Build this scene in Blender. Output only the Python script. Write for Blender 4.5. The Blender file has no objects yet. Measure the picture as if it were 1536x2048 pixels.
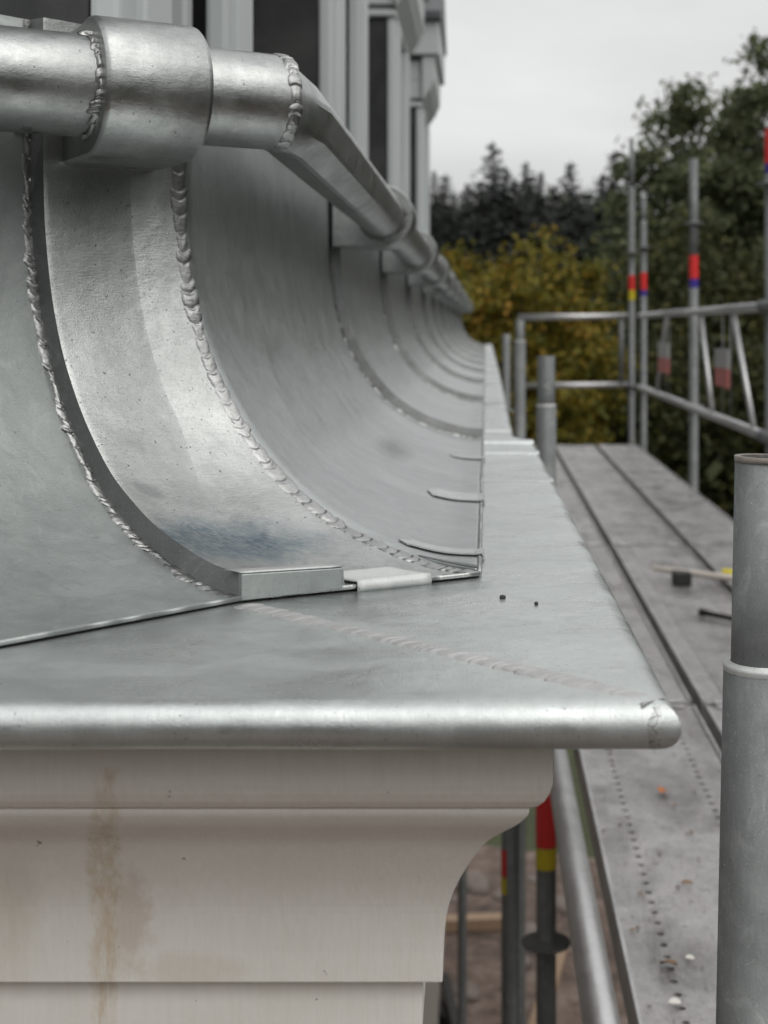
import bpy, bmesh, math, random
import numpy as np
from mathutils import Vector, Matrix, noise as mnoise

random.seed(7)
scene = bpy.context.scene
COL = scene.collection

# ------------------------------------------------------------------ camera
# eye level is z = 0; +Y runs along the eave, +X out over the scaffold
cam_d = bpy.data.cameras.new("camera")
cam = bpy.data.objects.new("camera", cam_d)
COL.objects.link(cam)
cam.location = (0, 0, 0)
cam.rotation_euler = (math.radians(90), 0, 0)
cam_d.sensor_fit = 'VERTICAL'
cam_d.sensor_height = 36.0
cam_d.sensor_width = 27.0
cam_d.lens = 2900 / 2048 * 36
cam_d.shift_x = -204 / 2048
cam_d.shift_y = -371 / 2048
cam_d.clip_start = 0.02
cam_d.clip_end = 2000
cam_d.dof.use_dof = True
cam_d.dof.focus_distance = 0.98
cam_d.dof.aperture_fstop = 11.0
scene.camera = cam

# ------------------------------------------------------------------ world
world = bpy.data.worlds.new("World")
scene.world = world
world.use_nodes = True
wn, wl = world.node_tree.nodes, world.node_tree.links
wn.clear()
SUN_EL, SUN_AZ = math.radians(52), math.radians(142)
w_out = wn.new("ShaderNodeOutputWorld")
w_bg = wn.new("ShaderNodeBackground")
w_bg.inputs[1].default_value = 0.1
w_sky = wn.new("ShaderNodeTexSky")
w_sky.sky_type = 'NISHITA'
w_sky.sun_disc = False
w_sky.sun_elevation = SUN_EL
w_sky.sun_rotation = SUN_AZ
w_sky.dust_density = 4.0
w_hsv = wn.new("ShaderNodeHueSaturation")
w_hsv.inputs['Saturation'].default_value = 0.12
wl.new(w_sky.outputs[0], w_hsv.inputs['Color'])
# cloud deck: even grey, brighter towards the zenith as overcast skies are
w_tc = wn.new("ShaderNodeTexCoord")
w_sep = wn.new("ShaderNodeSeparateXYZ")
wl.new(w_tc.outputs['Generated'], w_sep.inputs[0])
w_mr = wn.new("ShaderNodeMapRange")
w_mr.inputs['From Min'].default_value = 0.0
w_mr.inputs['From Max'].default_value = 1.0
w_mr.inputs['To Min'].default_value = 6.2
w_mr.inputs['To Max'].default_value = 12.5
wl.new(w_sep.outputs['Z'], w_mr.inputs['Value'])
w_map = wn.new("ShaderNodeMapping")
w_map.inputs['Scale'].default_value = (1.0, 1.0, 3.2)
wl.new(w_tc.outputs['Generated'], w_map.inputs[0])
w_no = wn.new("ShaderNodeTexNoise")
w_no.inputs['Scale'].default_value = 3.2
w_no.inputs['Detail'].default_value = 5
wl.new(w_map.outputs[0], w_no.inputs['Vector'])
w_nr = wn.new("ShaderNodeMapRange")
w_nr.inputs['From Min'].default_value = 0.3
w_nr.inputs['From Max'].default_value = 0.7
w_nr.inputs['To Min'].default_value = 0.86
w_nr.inputs['To Max'].default_value = 1.12
wl.new(w_no.outputs['Fac'], w_nr.inputs['Value'])
w_mul = wn.new("ShaderNodeMath")
w_mul.operation = 'MULTIPLY'
wl.new(w_mr.outputs[0], w_mul.inputs[0])
wl.new(w_nr.outputs[0], w_mul.inputs[1])
w_tint = wn.new("ShaderNodeVectorMath")
w_tint.operation = 'SCALE'
w_tint.inputs[0].default_value = (0.995, 1.0, 1.0)
wl.new(w_mul.outputs[0], w_tint.inputs['Scale'])
w_mix = wn.new("ShaderNodeMix")
w_mix.data_type = 'RGBA'
w_mix.inputs['Factor'].default_value = 0.88
wl.new(w_hsv.outputs[0], w_mix.inputs['A'])
wl.new(w_tint.outputs[0], w_mix.inputs['B'])
wl.new(w_mix.outputs['Result'], w_bg.inputs[0])
wl.new(w_bg.outputs[0], w_out.inputs[0])

# ------------------------------------------------------------------ sun
sun_d = bpy.data.lights.new("sun", 'SUN')
sun_d.energy = 1.2
sun_d.angle = math.radians(60)
sun_d.color = (1.0, 0.965, 0.91)
sun = bpy.data.objects.new("sun", sun_d)
COL.objects.link(sun)
_sd = Vector((math.sin(SUN_AZ) * math.cos(SUN_EL), math.cos(SUN_AZ) * math.cos(SUN_EL), math.sin(SUN_EL)))
sun.rotation_euler = (-_sd).to_track_quat('-Z', 'Y').to_euler()

scene.view_settings.view_transform = 'Standard'
scene.view_settings.look = 'None'
scene.view_settings.exposure = 0.13
scene.view_settings.gamma = 1.0
scene.view_settings.use_curve_mapping = False
scene.render.engine = 'CYCLES'
scene.cycles.use_denoising = True
scene.cycles.max_bounces = 8
scene.cycles.glossy_bounces = 5

GROUND = -6.2

# ------------------------------------------------------------------ helpers
def link(o, parent=None):
    COL.objects.link(o)
    if parent is not None:
        o.parent = parent
    return o

def tag(o, label=None, cat=None, group=None, kind=None):
    if label: o['label'] = label
    if cat: o['category'] = cat
    if group: o['group'] = group
    if kind: o['kind'] = kind
    return o

def thing(name, label, cat, loc=(0, 0, 0), group=None):
    o = bpy.data.objects.new(name, None)
    o.location = loc
    o.empty_display_size = 0.05
    link(o)
    return tag(o, label, cat, group)

def copy_tree(o, parent=None):
    c = o.copy()
    COL.objects.link(c)
    c.parent = parent
    for ch in list(o.children):
        copy_tree(ch, c)
    return c

class MB:
    """collects polygons; build() links them as one mesh object"""
    def __init__(self):
        self.v, self.f, self.sm = [], [], []
    def add(self, vs, fs, smooth=False):
        o = len(self.v)
        self.v += [tuple(p) for p in vs]
        self.f += [tuple(i + o for i in f) for f in fs]
        self.sm += [smooth] * len(fs)
    def box(self, lo, hi):
        x0, y0, z0 = lo; x1, y1, z1 = hi
        vs = [(x0,y0,z0),(x1,y0,z0),(x1,y1,z0),(x0,y1,z0),(x0,y0,z1),(x1,y0,z1),(x1,y1,z1),(x0,y1,z1)]
        self.add(vs, [(0,3,2,1),(4,5,6,7),(0,1,5,4),(1,2,6,5),(2,3,7,6),(3,0,4,7)])
        return self
    def tube(self, p0, p1, r, n=20, r1=None, cap=True, wall=0):
        p0, p1 = Vector(p0), Vector(p1)
        r1 = r if r1 is None else r1
        d = (p1 - p0).normalized()
        a = d.orthogonal().normalized(); b = d.cross(a)
        cs = [(math.cos(2*math.pi*k/n), math.sin(2*math.pi*k/n)) for k in range(n)]
        vs = [p0 + (a*c + b*s)*r for c, s in cs] + [p1 + (a*c + b*s)*r1 for c, s in cs]
        self.add(vs, [(k, (k+1)%n, n+(k+1)%n, n+k) for k in range(n)], True)
        if wall:
            ri, rj = r - wall, r1 - wall
            vi = [p0 + (a*c + b*s)*ri for c, s in cs] + [p1 + (a*c + b*s)*rj for c, s in cs]
            self.add(vi, [(n+k, n+(k+1)%n, (k+1)%n, k) for k in range(n)], True)
            for q, (ra, rb) in ((p0, (r, ri)), (p1, (r1, rj))):
                vr = [q + (a*c + b*s)*ra for c, s in cs] + [q + (a*c + b*s)*rb for c, s in cs]
                fs = [(k, n+k, n+(k+1)%n, (k+1)%n) for k in range(n)]
                if q is p1: fs = [tuple(reversed(f)) for f in fs]
                self.add(vr, fs)
        elif cap:
            self.add(vs[:n], [tuple(reversed(range(n)))])
            self.add(vs[n:], [tuple(range(n))])
        return self
    def lathe(self, c, prof, n=20):
        """prof: (radius, z) pairs about the vertical axis through c"""
        cx, cy, cz = c
        vs = []
        for r, z in prof:
            vs += [(cx + r*math.cos(2*math.pi*k/n), cy + r*math.sin(2*math.pi*k/n), cz + z) for k in range(n)]
        fs = []
        for j in range(len(prof)-1):
            fs += [(j*n+k, j*n+(k+1)%n, (j+1)*n+(k+1)%n, (j+1)*n+k) for k in range(n)]
        self.add(vs, fs, True)
        return self
    def prism(self, pts, axis, a0, a1):
        """pts: 2-D outline; axis 'x','y','z' = extrusion direction"""
        def P(p, t):
            if axis == 'x': return (t, p[0], p[1])
            if axis == 'y': return (p[0], t, p[1])
            return (p[0], p[1], t)
        n = len(pts)
        vs = [P(p, a0) for p in pts] + [P(p, a1) for p in pts]
        self.add(vs, [tuple(range(n)), tuple(reversed(range(n, 2*n)))] + [(k, n+k, n+(k+1)%n, (k+1)%n) for k in range(n)])
        return self
    def grid(self, rows, smooth=True, closed=False):
        n = len(rows[0])
        vs = [p for r in rows for p in r]
        fs = []
        m = n if closed else n-1
        for i in range(len(rows)-1):
            for j in range(m):
                fs.append((i*n+j, i*n+(j+1)%n, (i+1)*n+(j+1)%n, (i+1)*n+j))
        self.add(vs, fs, smooth)
        return self
    def mesh(self, name):
        me = bpy.data.meshes.new(name)
        me.from_pydata(self.v, [], self.f)
        me.polygons.foreach_set('use_smooth', self.sm)
        bm = bmesh.new(); bm.from_mesh(me)
        bmesh.ops.remove_doubles(bm, verts=bm.verts, dist=1e-6)
        bmesh.ops.recalc_face_normals(bm, faces=bm.faces)
        bm.to_mesh(me); bm.free()
        me.update()
        return me
    def build(self, name, mat, parent=None, bevel=0, solid=0):
        me = self.mesh(name)
        me.materials.append(mat)
        o = bpy.data.objects.new(name, me)
        link(o, parent)
        if solid:
            m = o.modifiers.new("solid", 'SOLIDIFY'); m.thickness = abs(solid); m.offset = -1 if solid > 0 else 1
        if bevel:
            m = o.modifiers.new("bevel", 'BEVEL'); m.width = bevel; m.segments = 2; m.limit_method = 'ANGLE'
            m.angle_limit = math.radians(40)
        return o

# ------------------------------------------------------------------ materials
def new_mat(name):
    m = bpy.data.materials.new(name)
    m.use_nodes = True
    nt = m.node_tree
    return m, nt.nodes, nt.links, nt.nodes['Principled BSDF']

def nz(n, l, vec, scale, detail=4, rough=0.55, stretch=None, dist=0.0):
    t = n.new("ShaderNodeTexNoise")
    t.inputs['Scale'].default_value = scale
    t.inputs['Detail'].default_value = detail
    t.inputs['Roughness'].default_value = rough
    t.inputs['Distortion'].default_value = dist
    if stretch:
        mp = n.new("ShaderNodeMapping")
        mp.inputs['Scale'].default_value = stretch[0]
        mp.inputs['Rotation'].default_value = stretch[1] if len(stretch) > 1 else (0, 0, 0)
        l.new(vec, mp.inputs[0]); l.new(mp.outputs[0], t.inputs['Vector'])
    else:
        l.new(vec, t.inputs['Vector'])
    return t.outputs['Fac']

def ramp(n, l, fac, stops, interp='LINEAR'):
    r = n.new("ShaderNodeValToRGB")
    r.color_ramp.interpolation = interp
    e = r.color_ramp.elements
    while len(e) < len(stops): e.new(0.5)
    for k, (p, c) in enumerate(stops):
        e[k].position = p
        e[k].color = (c, c, c, 1) if not isinstance(c, tuple) else (*c, 1)
    l.new(fac, r.inputs[0])
    return r.outputs[0]

def mixc(n, l, fac, a, b, mode='MIX'):
    m = n.new("ShaderNodeMix"); m.data_type = 'RGBA'; m.blend_type = mode
    for k, v in (('Factor', fac), ('A', a), ('B', b)):
        if hasattr(v, 'links'): l.new(v, m.inputs[k])
        elif k == 'Factor': m.inputs[k].default_value = v
        else: m.inputs[k].default_value = (*v, 1) if len(v) == 3 else v
    return m.outputs['Result']

def mth(n, l, op, a, b=0.0, clamp=False):
    m = n.new("ShaderNodeMath"); m.operation = op; m.use_clamp = clamp
    for k, v in ((0, a), (1, b)):
        if hasattr(v, 'links'): l.new(v, m.inputs[k])
        else: m.inputs[k].default_value = v
    return m.outputs[0]

def bump(n, l, h, strength, dist, base=None):
    b = n.new("ShaderNodeBump")
    b.inputs['Strength'].default_value = strength
    b.inputs['Distance'].default_value = dist
    l.new(h, b.inputs['Height'])
    if base is not None: l.new(base, b.inputs['Normal'])
    return b.outputs[0]

def zinc(name, lo=(0.30, 0.315, 0.315), hi=(0.46, 0.475, 0.475), r0=0.30, r1=0.52, streak=((1, 1, 9),), metallic=1.0,
         wet=0.0, speck=0.5, bumpy=1.0, scale=1.0, blotch=0.0):
    m, n, l, b = new_mat(name)
    v = n.new("ShaderNodeTexCoord").outputs['Object']
    if blotch:
        # copies of one mesh must not repeat their wear: shift the pattern by the object's random number
        oi = n.new("ShaderNodeObjectInfo")
        sc_ = n.new("ShaderNodeVectorMath"); sc_.operation = 'MULTIPLY_ADD'
        cb = n.new("ShaderNodeCombineXYZ")
        for k in range(3): l.new(oi.outputs['Random'], cb.inputs[k])
        l.new(cb.outputs[0], sc_.inputs[0]); sc_.inputs[1].default_value = (37.0, 91.0, 53.0); l.new(v, sc_.inputs[2])
        v = sc_.outputs[0]
    big = nz(n, l, v, 9*scale, 6, 0.6, dist=0.6)
    mid = nz(n, l, v, 60*scale, 5, 0.6)
    fine = nz(n, l, v, 900*scale, 3, 0.6)
    strk = nz(n, l, v, 110*scale, 4, 0.6, streak)
    t = mth(n, l, 'ADD', mth(n, l, 'MULTIPLY', big, 0.55), mth(n, l, 'MULTIPLY', mid, 0.22))
    t = mth(n, l, 'ADD', t, mth(n, l, 'MULTIPLY', strk, 0.23))
    t = mth(n, l, 'ADD', t, mth(n, l, 'MULTIPLY', mth(n, l, 'SUBTRACT', fine, 0.5), 0.35))
    mr = n.new("ShaderNodeMapRange"); mr.inputs['From Min'].default_value = 0.22; mr.inputs['From Max'].default_value = 0.78
    l.new(t, mr.inputs['Value'])
    c = mixc(n, l, mr.outputs[0], lo, hi)
    if blotch:
        bl = nz(n, l, v, 5.0, 7, 0.68, ((1.6, 0.8, 1.0),), 0.5)
        c = mixc(n, l, mth(n, l, 'MULTIPLY', ramp(n, l, bl, [(0.0, 0.0), (0.46, 0.0), (0.66, 1.0)]), blotch), c, tuple(0.45*x for x in lo))
        bl2 = nz(n, l, v, 34.0, 5, 0.7, ((2.4, 1.0, 1.0),))
        c = mixc(n, l, mth(n, l, 'MULTIPLY', ramp(n, l, bl2, [(0.0, 0.0), (0.56, 0.0), (0.66, 1.0)]), blotch*0.8), c, tuple(0.5*x for x in lo))
    # dark specks of dirt
    sp = nz(n, l, v, 330*scale, 2, 0.5)
    spm = ramp(n, l, sp, [(0.0, 0.0), (0.70, 0.0), (0.745, 1.0)])
    c = mixc(n, l, mth(n, l, 'MULTIPLY', spm, speck), c, (0.07, 0.065, 0.06))
    # pale scratches
    sc = nz(n, l, v, 160*scale, 3, 0.5, ((14, 2.2, 3), (0.4, 0.7, 0.3)))
    scm = ramp(n, l, sc, [(0.0, 0.0), (0.66, 0.0), (0.71, 1.0)])
    c = mixc(n, l, mth(n, l, 'MULTIPLY', scm, 0.34), c, (0.72, 0.72, 0.72))
    sc2 = nz(n, l, v, 75*scale, 4, 0.6, ((0.8, 9, 5), (0.2, 0.9, 1.1)))
    sc2m = ramp(n, l, sc2, [(0.0, 0.0), (0.63, 0.0), (0.67, 1.0)])
    c = mixc(n, l, mth(n, l, 'MULTIPLY', sc2m, 0.20), c, (0.10, 0.105, 0.105))
    sm = nz(n, l, v, 26*scale, 7, 0.72, ((1.3, 1, 0.7),), 1.2)
    smm = ramp(n, l, sm, [(0.0, 0.0), (0.54, 0.0), (0.63, 1.0)])
    c = mixc(n, l, mth(n, l, 'MULTIPLY', smm, 0.11), c, (0.70, 0.71, 0.70))
    sm2 = ramp(n, l, nz(n, l, v, 17*scale, 6, 0.7, ((1, 1.2, 0.6),), 1.5), [(0.0, 0.0), (0.52, 0.0), (0.60, 1.0)])
    c = mixc(n, l, mth(n, l, 'MULTIPLY', sm2, 0.10), c, (0.13, 0.14, 0.14))
    l.new(c, b.inputs['Base Color'])
    b.inputs['Metallic'].default_value = metallic
    rn = nz(n, l, v, 22*scale, 6, 0.65, dist=0.4)
    rr = n.new("ShaderNodeMapRange")
    rr.inputs['From Min'].default_value = 0.32; rr.inputs['From Max'].default_value = 0.68
    rr.inputs['To Min'].default_value = r0; rr.inputs['To Max'].default_value = r1
    l.new(rn, rr.inputs['Value'])
    rough = rr.outputs[0]
    if wet:
        wn_ = nz(n, l, v, 9, 2, 0.5, ((1, 1.6, 1),), 0.4)
        wm = ramp(n, l, wn_, [(0.0, 0.0), (0.42, 0.0), (0.62, 1.0)])
        wm = mth(n, l, 'MULTIPLY', wm, wet)
        rough = mth(n, l, 'MULTIPLY', rough, mth(n, l, 'SUBTRACT', 1.0, mth(n, l, 'MULTIPLY', wm, 0.55)))
        dr = nz(n, l, v, 420, 2, 0.4, ((1.5, 1, 1),))
        drm = ramp(n, l, dr, [(0.0, 0.0), (0.66, 0.0), (0.70, 1.0)])
    l.new(rough, b.inputs['Roughness'])
    h = mth(n, l, 'ADD', mth(n, l, 'MULTIPLY', fine, 0.5), mth(n, l, 'MULTIPLY', mid, 1.0))
    h = mth(n, l, 'ADD', h, mth(n, l, 'MULTIPLY', strk, 0.5))
    h = mth(n, l, 'SUBTRACT', h, mth(n, l, 'MULTIPLY', spm, 0.3))
    if wet:
        h = mth(n, l, 'ADD', h, mth(n, l, 'MULTIPLY', drm, 0.5*wet))
    can = nz(n, l, v, 15*scale, 3, 0.5)
    cb_ = bump(n, l, can, 0.12, 0.012/scale)
    l.new(bump(n, l, h, 0.34*bumpy, 0.0008, cb_), b.inputs['Normal'])
    return m, n, l, b, c, v

def box_mask(n, l, v, centre, size, rot=0.0, soft=0.4, wob=0.3, nscale=40):
    """soft-edged mask: 1 inside an ellipsoid at CENTRE with radii SIZE, edge broken by noise"""
    mp = n.new("ShaderNodeMapping"); mp.vector_type = 'TEXTURE'
    mp.inputs['Location'].default_value = centre
    mp.inputs['Rotation'].default_value = (0, 0, rot)
    mp.inputs['Scale'].default_value = size
    l.new(v, mp.inputs[0])
    ln = n.new("ShaderNodeVectorMath"); ln.operation = 'LENGTH'
    l.new(mp.outputs[0], ln.inputs[0])
    q = mth(n, l, 'ADD', ln.outputs['Value'], mth(n, l, 'MULTIPLY', mth(n, l, 'SUBTRACT', nz(n, l, v, nscale, 5, 0.65), 0.5), 2*wob))
    mr = n.new("ShaderNodeMapRange")
    mr.inputs['From Min'].default_value = 1.0; mr.inputs['From Max'].default_value = 1.0 - soft
    l.new(q, mr.inputs['Value'])
    return mr.outputs[0]

M = {}
M['zinc'], *_ = zinc('zinc_sheet', lo=(0.28, 0.30, 0.298), hi=(0.44, 0.46, 0.457), r0=0.40, r1=0.58)
mz = zinc('zinc_corner_sheet', lo=(0.29, 0.303, 0.299), hi=(0.53, 0.542, 0.533), r0=0.32, r1=0.50, speck=0.8, bumpy=1.4, metallic=0.85, wet=0.5)
def _corner_marks():
    m, n, l, b, c, v = mz
    k = box_mask(n, l, v, (-0.188, 1.03, -0.154), (0.10, 0.05, 0.030), 0.56, 0.6, 0.5, 45)  # blue-grey reflection in the wet sheet, put into its colour
    st = nz(n, l, v, 120, 4, 0.6, ((1, 3, 3), (0, 0, 0.56)))
    k = mth(n, l, 'MULTIPLY', k, ramp(n, l, st, [(0.3, 0.35), (0.6, 1.0)]))
    c2 = mixc(n, l, k, c, (0.14, 0.19, 0.225))
    k2 = box_mask(n, l, v, (-0.243, 1.055, -0.10), (0.016, 0.010, 0.034), 0.5, 0.3, 0.5, 80)
    c2 = mixc(n, l, mth(n, l, 'MULTIPLY', k2, 0.7), c2, (0.28, 0.285, 0.29))
    l.new(c2, b.inputs['Base Color'])
    return m
M['zinc_corner'] = _corner_marks()
M['zinc_matt'], *_ = zinc('zinc_matt_sheet', lo=(0.27, 0.295, 0.29), hi=(0.40, 0.425, 0.42), r0=0.42, r1=0.6, speck=0.4, metallic=0.7)
mled = zinc('zinc_ledge_sheet', lo=(0.43, 0.46, 0.457), hi=(0.64, 0.672, 0.668), r0=0.32, r1=0.50, streak=((9, 1, 1),), wet=0.6, speck=0.6, metallic=0.78)
def _wet_zone():
    m, n, l, b, c, v = mled
    k1 = box_mask(n, l, v, (-0.075, 0.985, -0.182), (0.115, 0.034, 0.02), 0.55, 0.6, 0.45, 30)
    k2 = box_mask(n, l, v, (-0.20, 0.885, -0.182), (0.11, 0.035, 0.02), 0.85, 0.9, 0.4, 25)
    k = mth(n, l, 'MAXIMUM', mth(n, l, 'MULTIPLY', k1, 0.55), mth(n, l, 'MULTIPLY', k2, 0.35))
    l.new(mixc(n, l, k, c, (0.17, 0.20, 0.205)), b.inputs['Base Color'])
    r = b.inputs['Roughness'].links[0].from_socket
    l.new(mth(n, l, 'MULTIPLY', r, mth(n, l, 'SUBTRACT', 1.0, mth(n, l, 'MULTIPLY', k, 0.7))), b.inputs['Roughness'])
    return m
M['zinc_ledge'] = _wet_zone()
mside = zinc('zinc_side_sheet', lo=(0.31, 0.33, 0.33), hi=(0.48, 0.504, 0.502), r0=0.30, r1=0.46, streak=((6, 12, 0.8),), speck=0.4, metallic=0.88)
def _scuff():
    m, n, l, b, c, v = mside
    k = box_mask(n, l, v, (-0.113, 1.78, -0.15), (0.034, 0.15, 0.022), 0.0, 0.8, 0.4, 45)
    st = nz(n, l, v, 150, 4, 0.6, ((6, 0.6, 6), (0, 0, 0.3)))
    k = mth(n, l, 'MULTIPLY', k, ramp(n, l, st, [(0.35, 0.2), (0.6, 1.0)]))
    l.new(mixc(n, l, mth(n, l, 'MULTIPLY', k, 0.85), c, (0.09, 0.095, 0.095)), b.inputs['Base Color'])
    return m
M['zinc_side'] = _scuff()
M['pipe'], *_ = zinc('zinc_pipe', lo=(0.21, 0.222, 0.220), hi=(0.52, 0.532, 0.525), r0=0.26, r1=0.48, streak=((1, 1, 3),), speck=0.6, bumpy=1.0, metallic=0.97)
M['solder'], *_ = zinc('solder', lo=(0.20, 0.204, 0.203), hi=(0.47, 0.474, 0.470), r0=0.28, r1=0.50, speck=0.6, bumpy=1.2)
M['solder_flat'], *_ = zinc('solder_flat', lo=(0.36, 0.355, 0.356), hi=(0.56, 0.552, 0.553), r0=0.36, r1=0.56, speck=0.7, bumpy=1.2, metallic=0.6)
M['step_shade'], *_ = zinc('shaded_step_zinc', lo=(0.10, 0.106, 0.106), hi=(0.24, 0.247, 0.246), r0=0.42, r1=0.62, metallic=0.7, speck=0.6)  # darker zinc that carries the shade of the seam steps
M['clip'], *_ = zinc('clip_zinc', lo=(0.40, 0.415, 0.412), hi=(0.56, 0.575, 0.57), r0=0.38, r1=0.55, metallic=0.6)
mcr = zinc('cracked_solder', lo=(0.40, 0.415, 0.412), hi=(0.56, 0.575, 0.57), r0=0.34, r1=0.55, speck=0.6, metallic=0.75)
def _cracks():
    m, n, l, b, c, v = mcr
    vo = n.new("ShaderNodeTexVoronoi"); vo.feature = 'DISTANCE_TO_EDGE'; vo.inputs['Scale'].default_value = 85
    wv = n.new("ShaderNodeVectorMath"); wv.operation = 'ADD'
    no = n.new("ShaderNodeTexNoise"); no.inputs['Scale'].default_value = 120; l.new(v, no.inputs['Vector'])
    sc = n.new("ShaderNodeVectorMath"); sc.operation = 'SCALE'; sc.inputs['Scale'].default_value = 0.008
    l.new(no.outputs['Color'], sc.inputs[0]); l.new(v, wv.inputs[0]); l.new(sc.outputs[0], wv.inputs[1]); l.new(wv.outputs[0], vo.inputs['Vector'])
    k = ramp(n, l, vo.outputs['Distance'], [(0.0, 1.0), (0.03, 0.0)])
    k = mth(n, l, 'MULTIPLY', k, ramp(n, l, nz(n, l, v, 60, 3, 0.5), [(0.38, 0.0), (0.48, 1.0)]))
    l.new(mixc(n, l, mth(n, l, 'MULTIPLY', k, 0.95), c, (0.07, 0.045, 0.05)), b.inputs['Base Color'])
    return m
M['cracked'] = _cracks()
M['pale'], *_ = zinc('zinc_pale', lo=(0.46, 0.475, 0.468), hi=(0.64, 0.65, 0.64), r0=0.5, r1=0.7, speck=0.8, metallic=0.35)
M['galv'], *_ = zinc('galvanised_steel', lo=(0.12, 0.129, 0.13), hi=(0.25, 0.262, 0.263), r0=0.52, r1=0.72, streak=((3, 3, 0.6),), metallic=0.5, blotch=0.15, speck=0.45, bumpy=0.8)
M['galv_bright'], *_ = zinc('galvanised_bright', lo=(0.45, 0.45, 0.455), hi=(0.62, 0.62, 0.625), r0=0.35, r1=0.5, metallic=0.85, speck=0.2, bumpy=0.5)
M['deck'], *_ = zinc('deck_steel', lo=(0.18, 0.172, 0.171), hi=(0.48, 0.465, 0.462), r0=0.13, r1=0.62, streak=((9, 1.0, 1),), metallic=0.45, speck=0.8, bumpy=5.0, scale=0.22, blotch=0.62)
M['deck_rim'], *_ = zinc('deck_rim', lo=(0.36, 0.355, 0.36), hi=(0.58, 0.57, 0.57), r0=0.4, r1=0.6, metallic=0.7, speck=0.4, scale=0.3, blotch=0.5)

def _splash():
    m = M['galv']; n, l = m.node_tree.nodes, m.node_tree.links; b = n['Principled BSDF']
    v = n.new("ShaderNodeTexCoord").outputs['Object']
    k = ramp(n, l, nz(n, l, v, 70, 4, 0.55, ((1, 1, 0.6),)), [(0.0, 0.0), (0.70, 0.0), (0.74, 1.0)])
    c = b.inputs['Base Color'].links[0].from_socket
    l.new(mixc(n, l, mth(n, l, 'MULTIPLY', k, 0.75), c, (0.50, 0.51, 0.50)), b.inputs['Base Color'])
_splash()
def flat(name, col, rough=0.6, var=0.15, scale=20, bumpv=0.2, bdist=0.002, metallic=0.0, spec=0.5):
    m, n, l, b = new_mat(name)
    v = n.new("ShaderNodeTexCoord").outputs['Object']
    f = nz(n, l, v, scale, 6, 0.6)
    c = mixc(n, l, f, tuple(x*(1-var) for x in col), tuple(min(1, x*(1+var)) for x in col))
    l.new(c, b.inputs['Base Color'])
    b.inputs['Roughness'].default_value = rough
    b.inputs['Metallic'].default_value = metallic
    b.inputs['Specular IOR Level'].default_value = spec
    l.new(bump(n, l, nz(n, l, v, scale*6, 5, 0.65), bumpv, bdist), b.inputs['Normal'])
    return m

def paint_mat():
    m, n, l, b = new_mat('cornice_paint')
    v = n.new("ShaderNodeTexCoord").outputs['Object']
    f = nz(n, l, v, 14, 6, 0.6)
    br = nz(n, l, v, 95, 5, 0.6, ((3.2, 3.2, 0.35),))          # vertical brush marks
    t = mth(n, l, 'ADD', mth(n, l, 'MULTIPLY', f, 0.6), mth(n, l, 'MULTIPLY', br, 0.4))
    c = mixc(n, l, ramp(n, l, t, [(0.35, 0.0), (0.65, 1.0)]), (0.79, 0.757, 0.70), (0.87, 0.842, 0.795))
    # rust coloured run down the moulding
    run = box_mask(n, l, v, (-0.211, 0.80, -0.315), (0.0105, 0.2, 0.095), 0.257, 0.4, 0.75, 55)
    run2 = box_mask(n, l, v, (-0.196, 0.80, -0.332), (0.014, 0.2, 0.035), 0.257, 0.5, 0.7, 90)
    run3 = box_mask(n, l, v, (-0.16, 0.80, -0.36), (0.032, 0.2, 0.012), 0.257, 0.5, 0.6, 60)
    run4 = box_mask(n, l, v, (-0.262, 0.80, -0.33), (0.02, 0.2, 0.06), 0.257, 0.9, 0.5, 40)
    rs = ramp(n, l, nz(n, l, v, 130, 5, 0.7, ((1.6, 1.6, 0.25),)), [(0.36, 0.15), (0.6, 1.0)])
    run = mth(n, l, 'MULTIPLY', run, rs)
    c = mixc(n, l, mth(n, l, 'MULTIPLY', run, 0.5), c, (0.50, 0.33, 0.14))
    c = mixc(n, l, mth(n, l, 'MULTIPLY', run2, 0.28), c, (0.38, 0.24, 0.11))
    c = mixc(n, l, mth(n, l, 'MULTIPLY', run3, 0.18), c, (0.42, 0.30, 0.15))
    c = mixc(n, l, mth(n, l, 'MULTIPLY', run4, 0.22), c, (0.40, 0.28, 0.15))
    sp = ramp(n, l, nz(n, l, v, 130, 2, 0.5), [(0.0, 0.0), (0.745, 0.0), (0.775, 1.0)])
    c = mixc(n, l, mth(n, l, 'MULTIPLY', sp, 0.7), c, (0.10, 0.07, 0.05))
    l.new(c, b.inputs['Base Color'])
    b.inputs['Roughness'].default_value = 0.55
    h = mth(n, l, 'ADD', br, mth(n, l, 'MULTIPLY', nz(n, l, v, 260, 4, 0.6), 0.5))
    l.new(bump(n, l, h, 0.35, 0.0010), b.inputs['Normal'])
    return m
M['paint'] = paint_mat()
M['dormer'] = flat('dormer_paint', (0.50, 0.535, 0.535), 0.5, 0.07, 3, 0.1)
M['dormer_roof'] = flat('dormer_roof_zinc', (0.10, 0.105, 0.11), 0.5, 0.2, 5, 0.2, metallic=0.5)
def cheek_mat():
    m, n, l, b = new_mat('dark_cheek')
    v = n.new("ShaderNodeTexCoord").outputs['Object']
    f = nz(n, l, v, 3.0, 5, 0.65, dist=1.0)
    c = mixc(n, l, ramp(n, l, f, [(0.35, 0.0), (0.7, 1.0)]), (0.035, 0.036, 0.038), (0.085, 0.083, 0.084))
    l.new(c, b.inputs['Base Color'])
    b.inputs['Metallic'].default_value = 0.35
    b.inputs['Roughness'].default_value = 0.42
    return m
M['cheek'] = cheek_mat()
M['glass'] = flat('window_glass', (0.03, 0.033, 0.035), 0.08, 0.1, 3, 0.02)
M['wall'] = flat('render_wall', (0.34, 0.31, 0.28), 0.85, 0.12, 4, 0.4)
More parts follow.
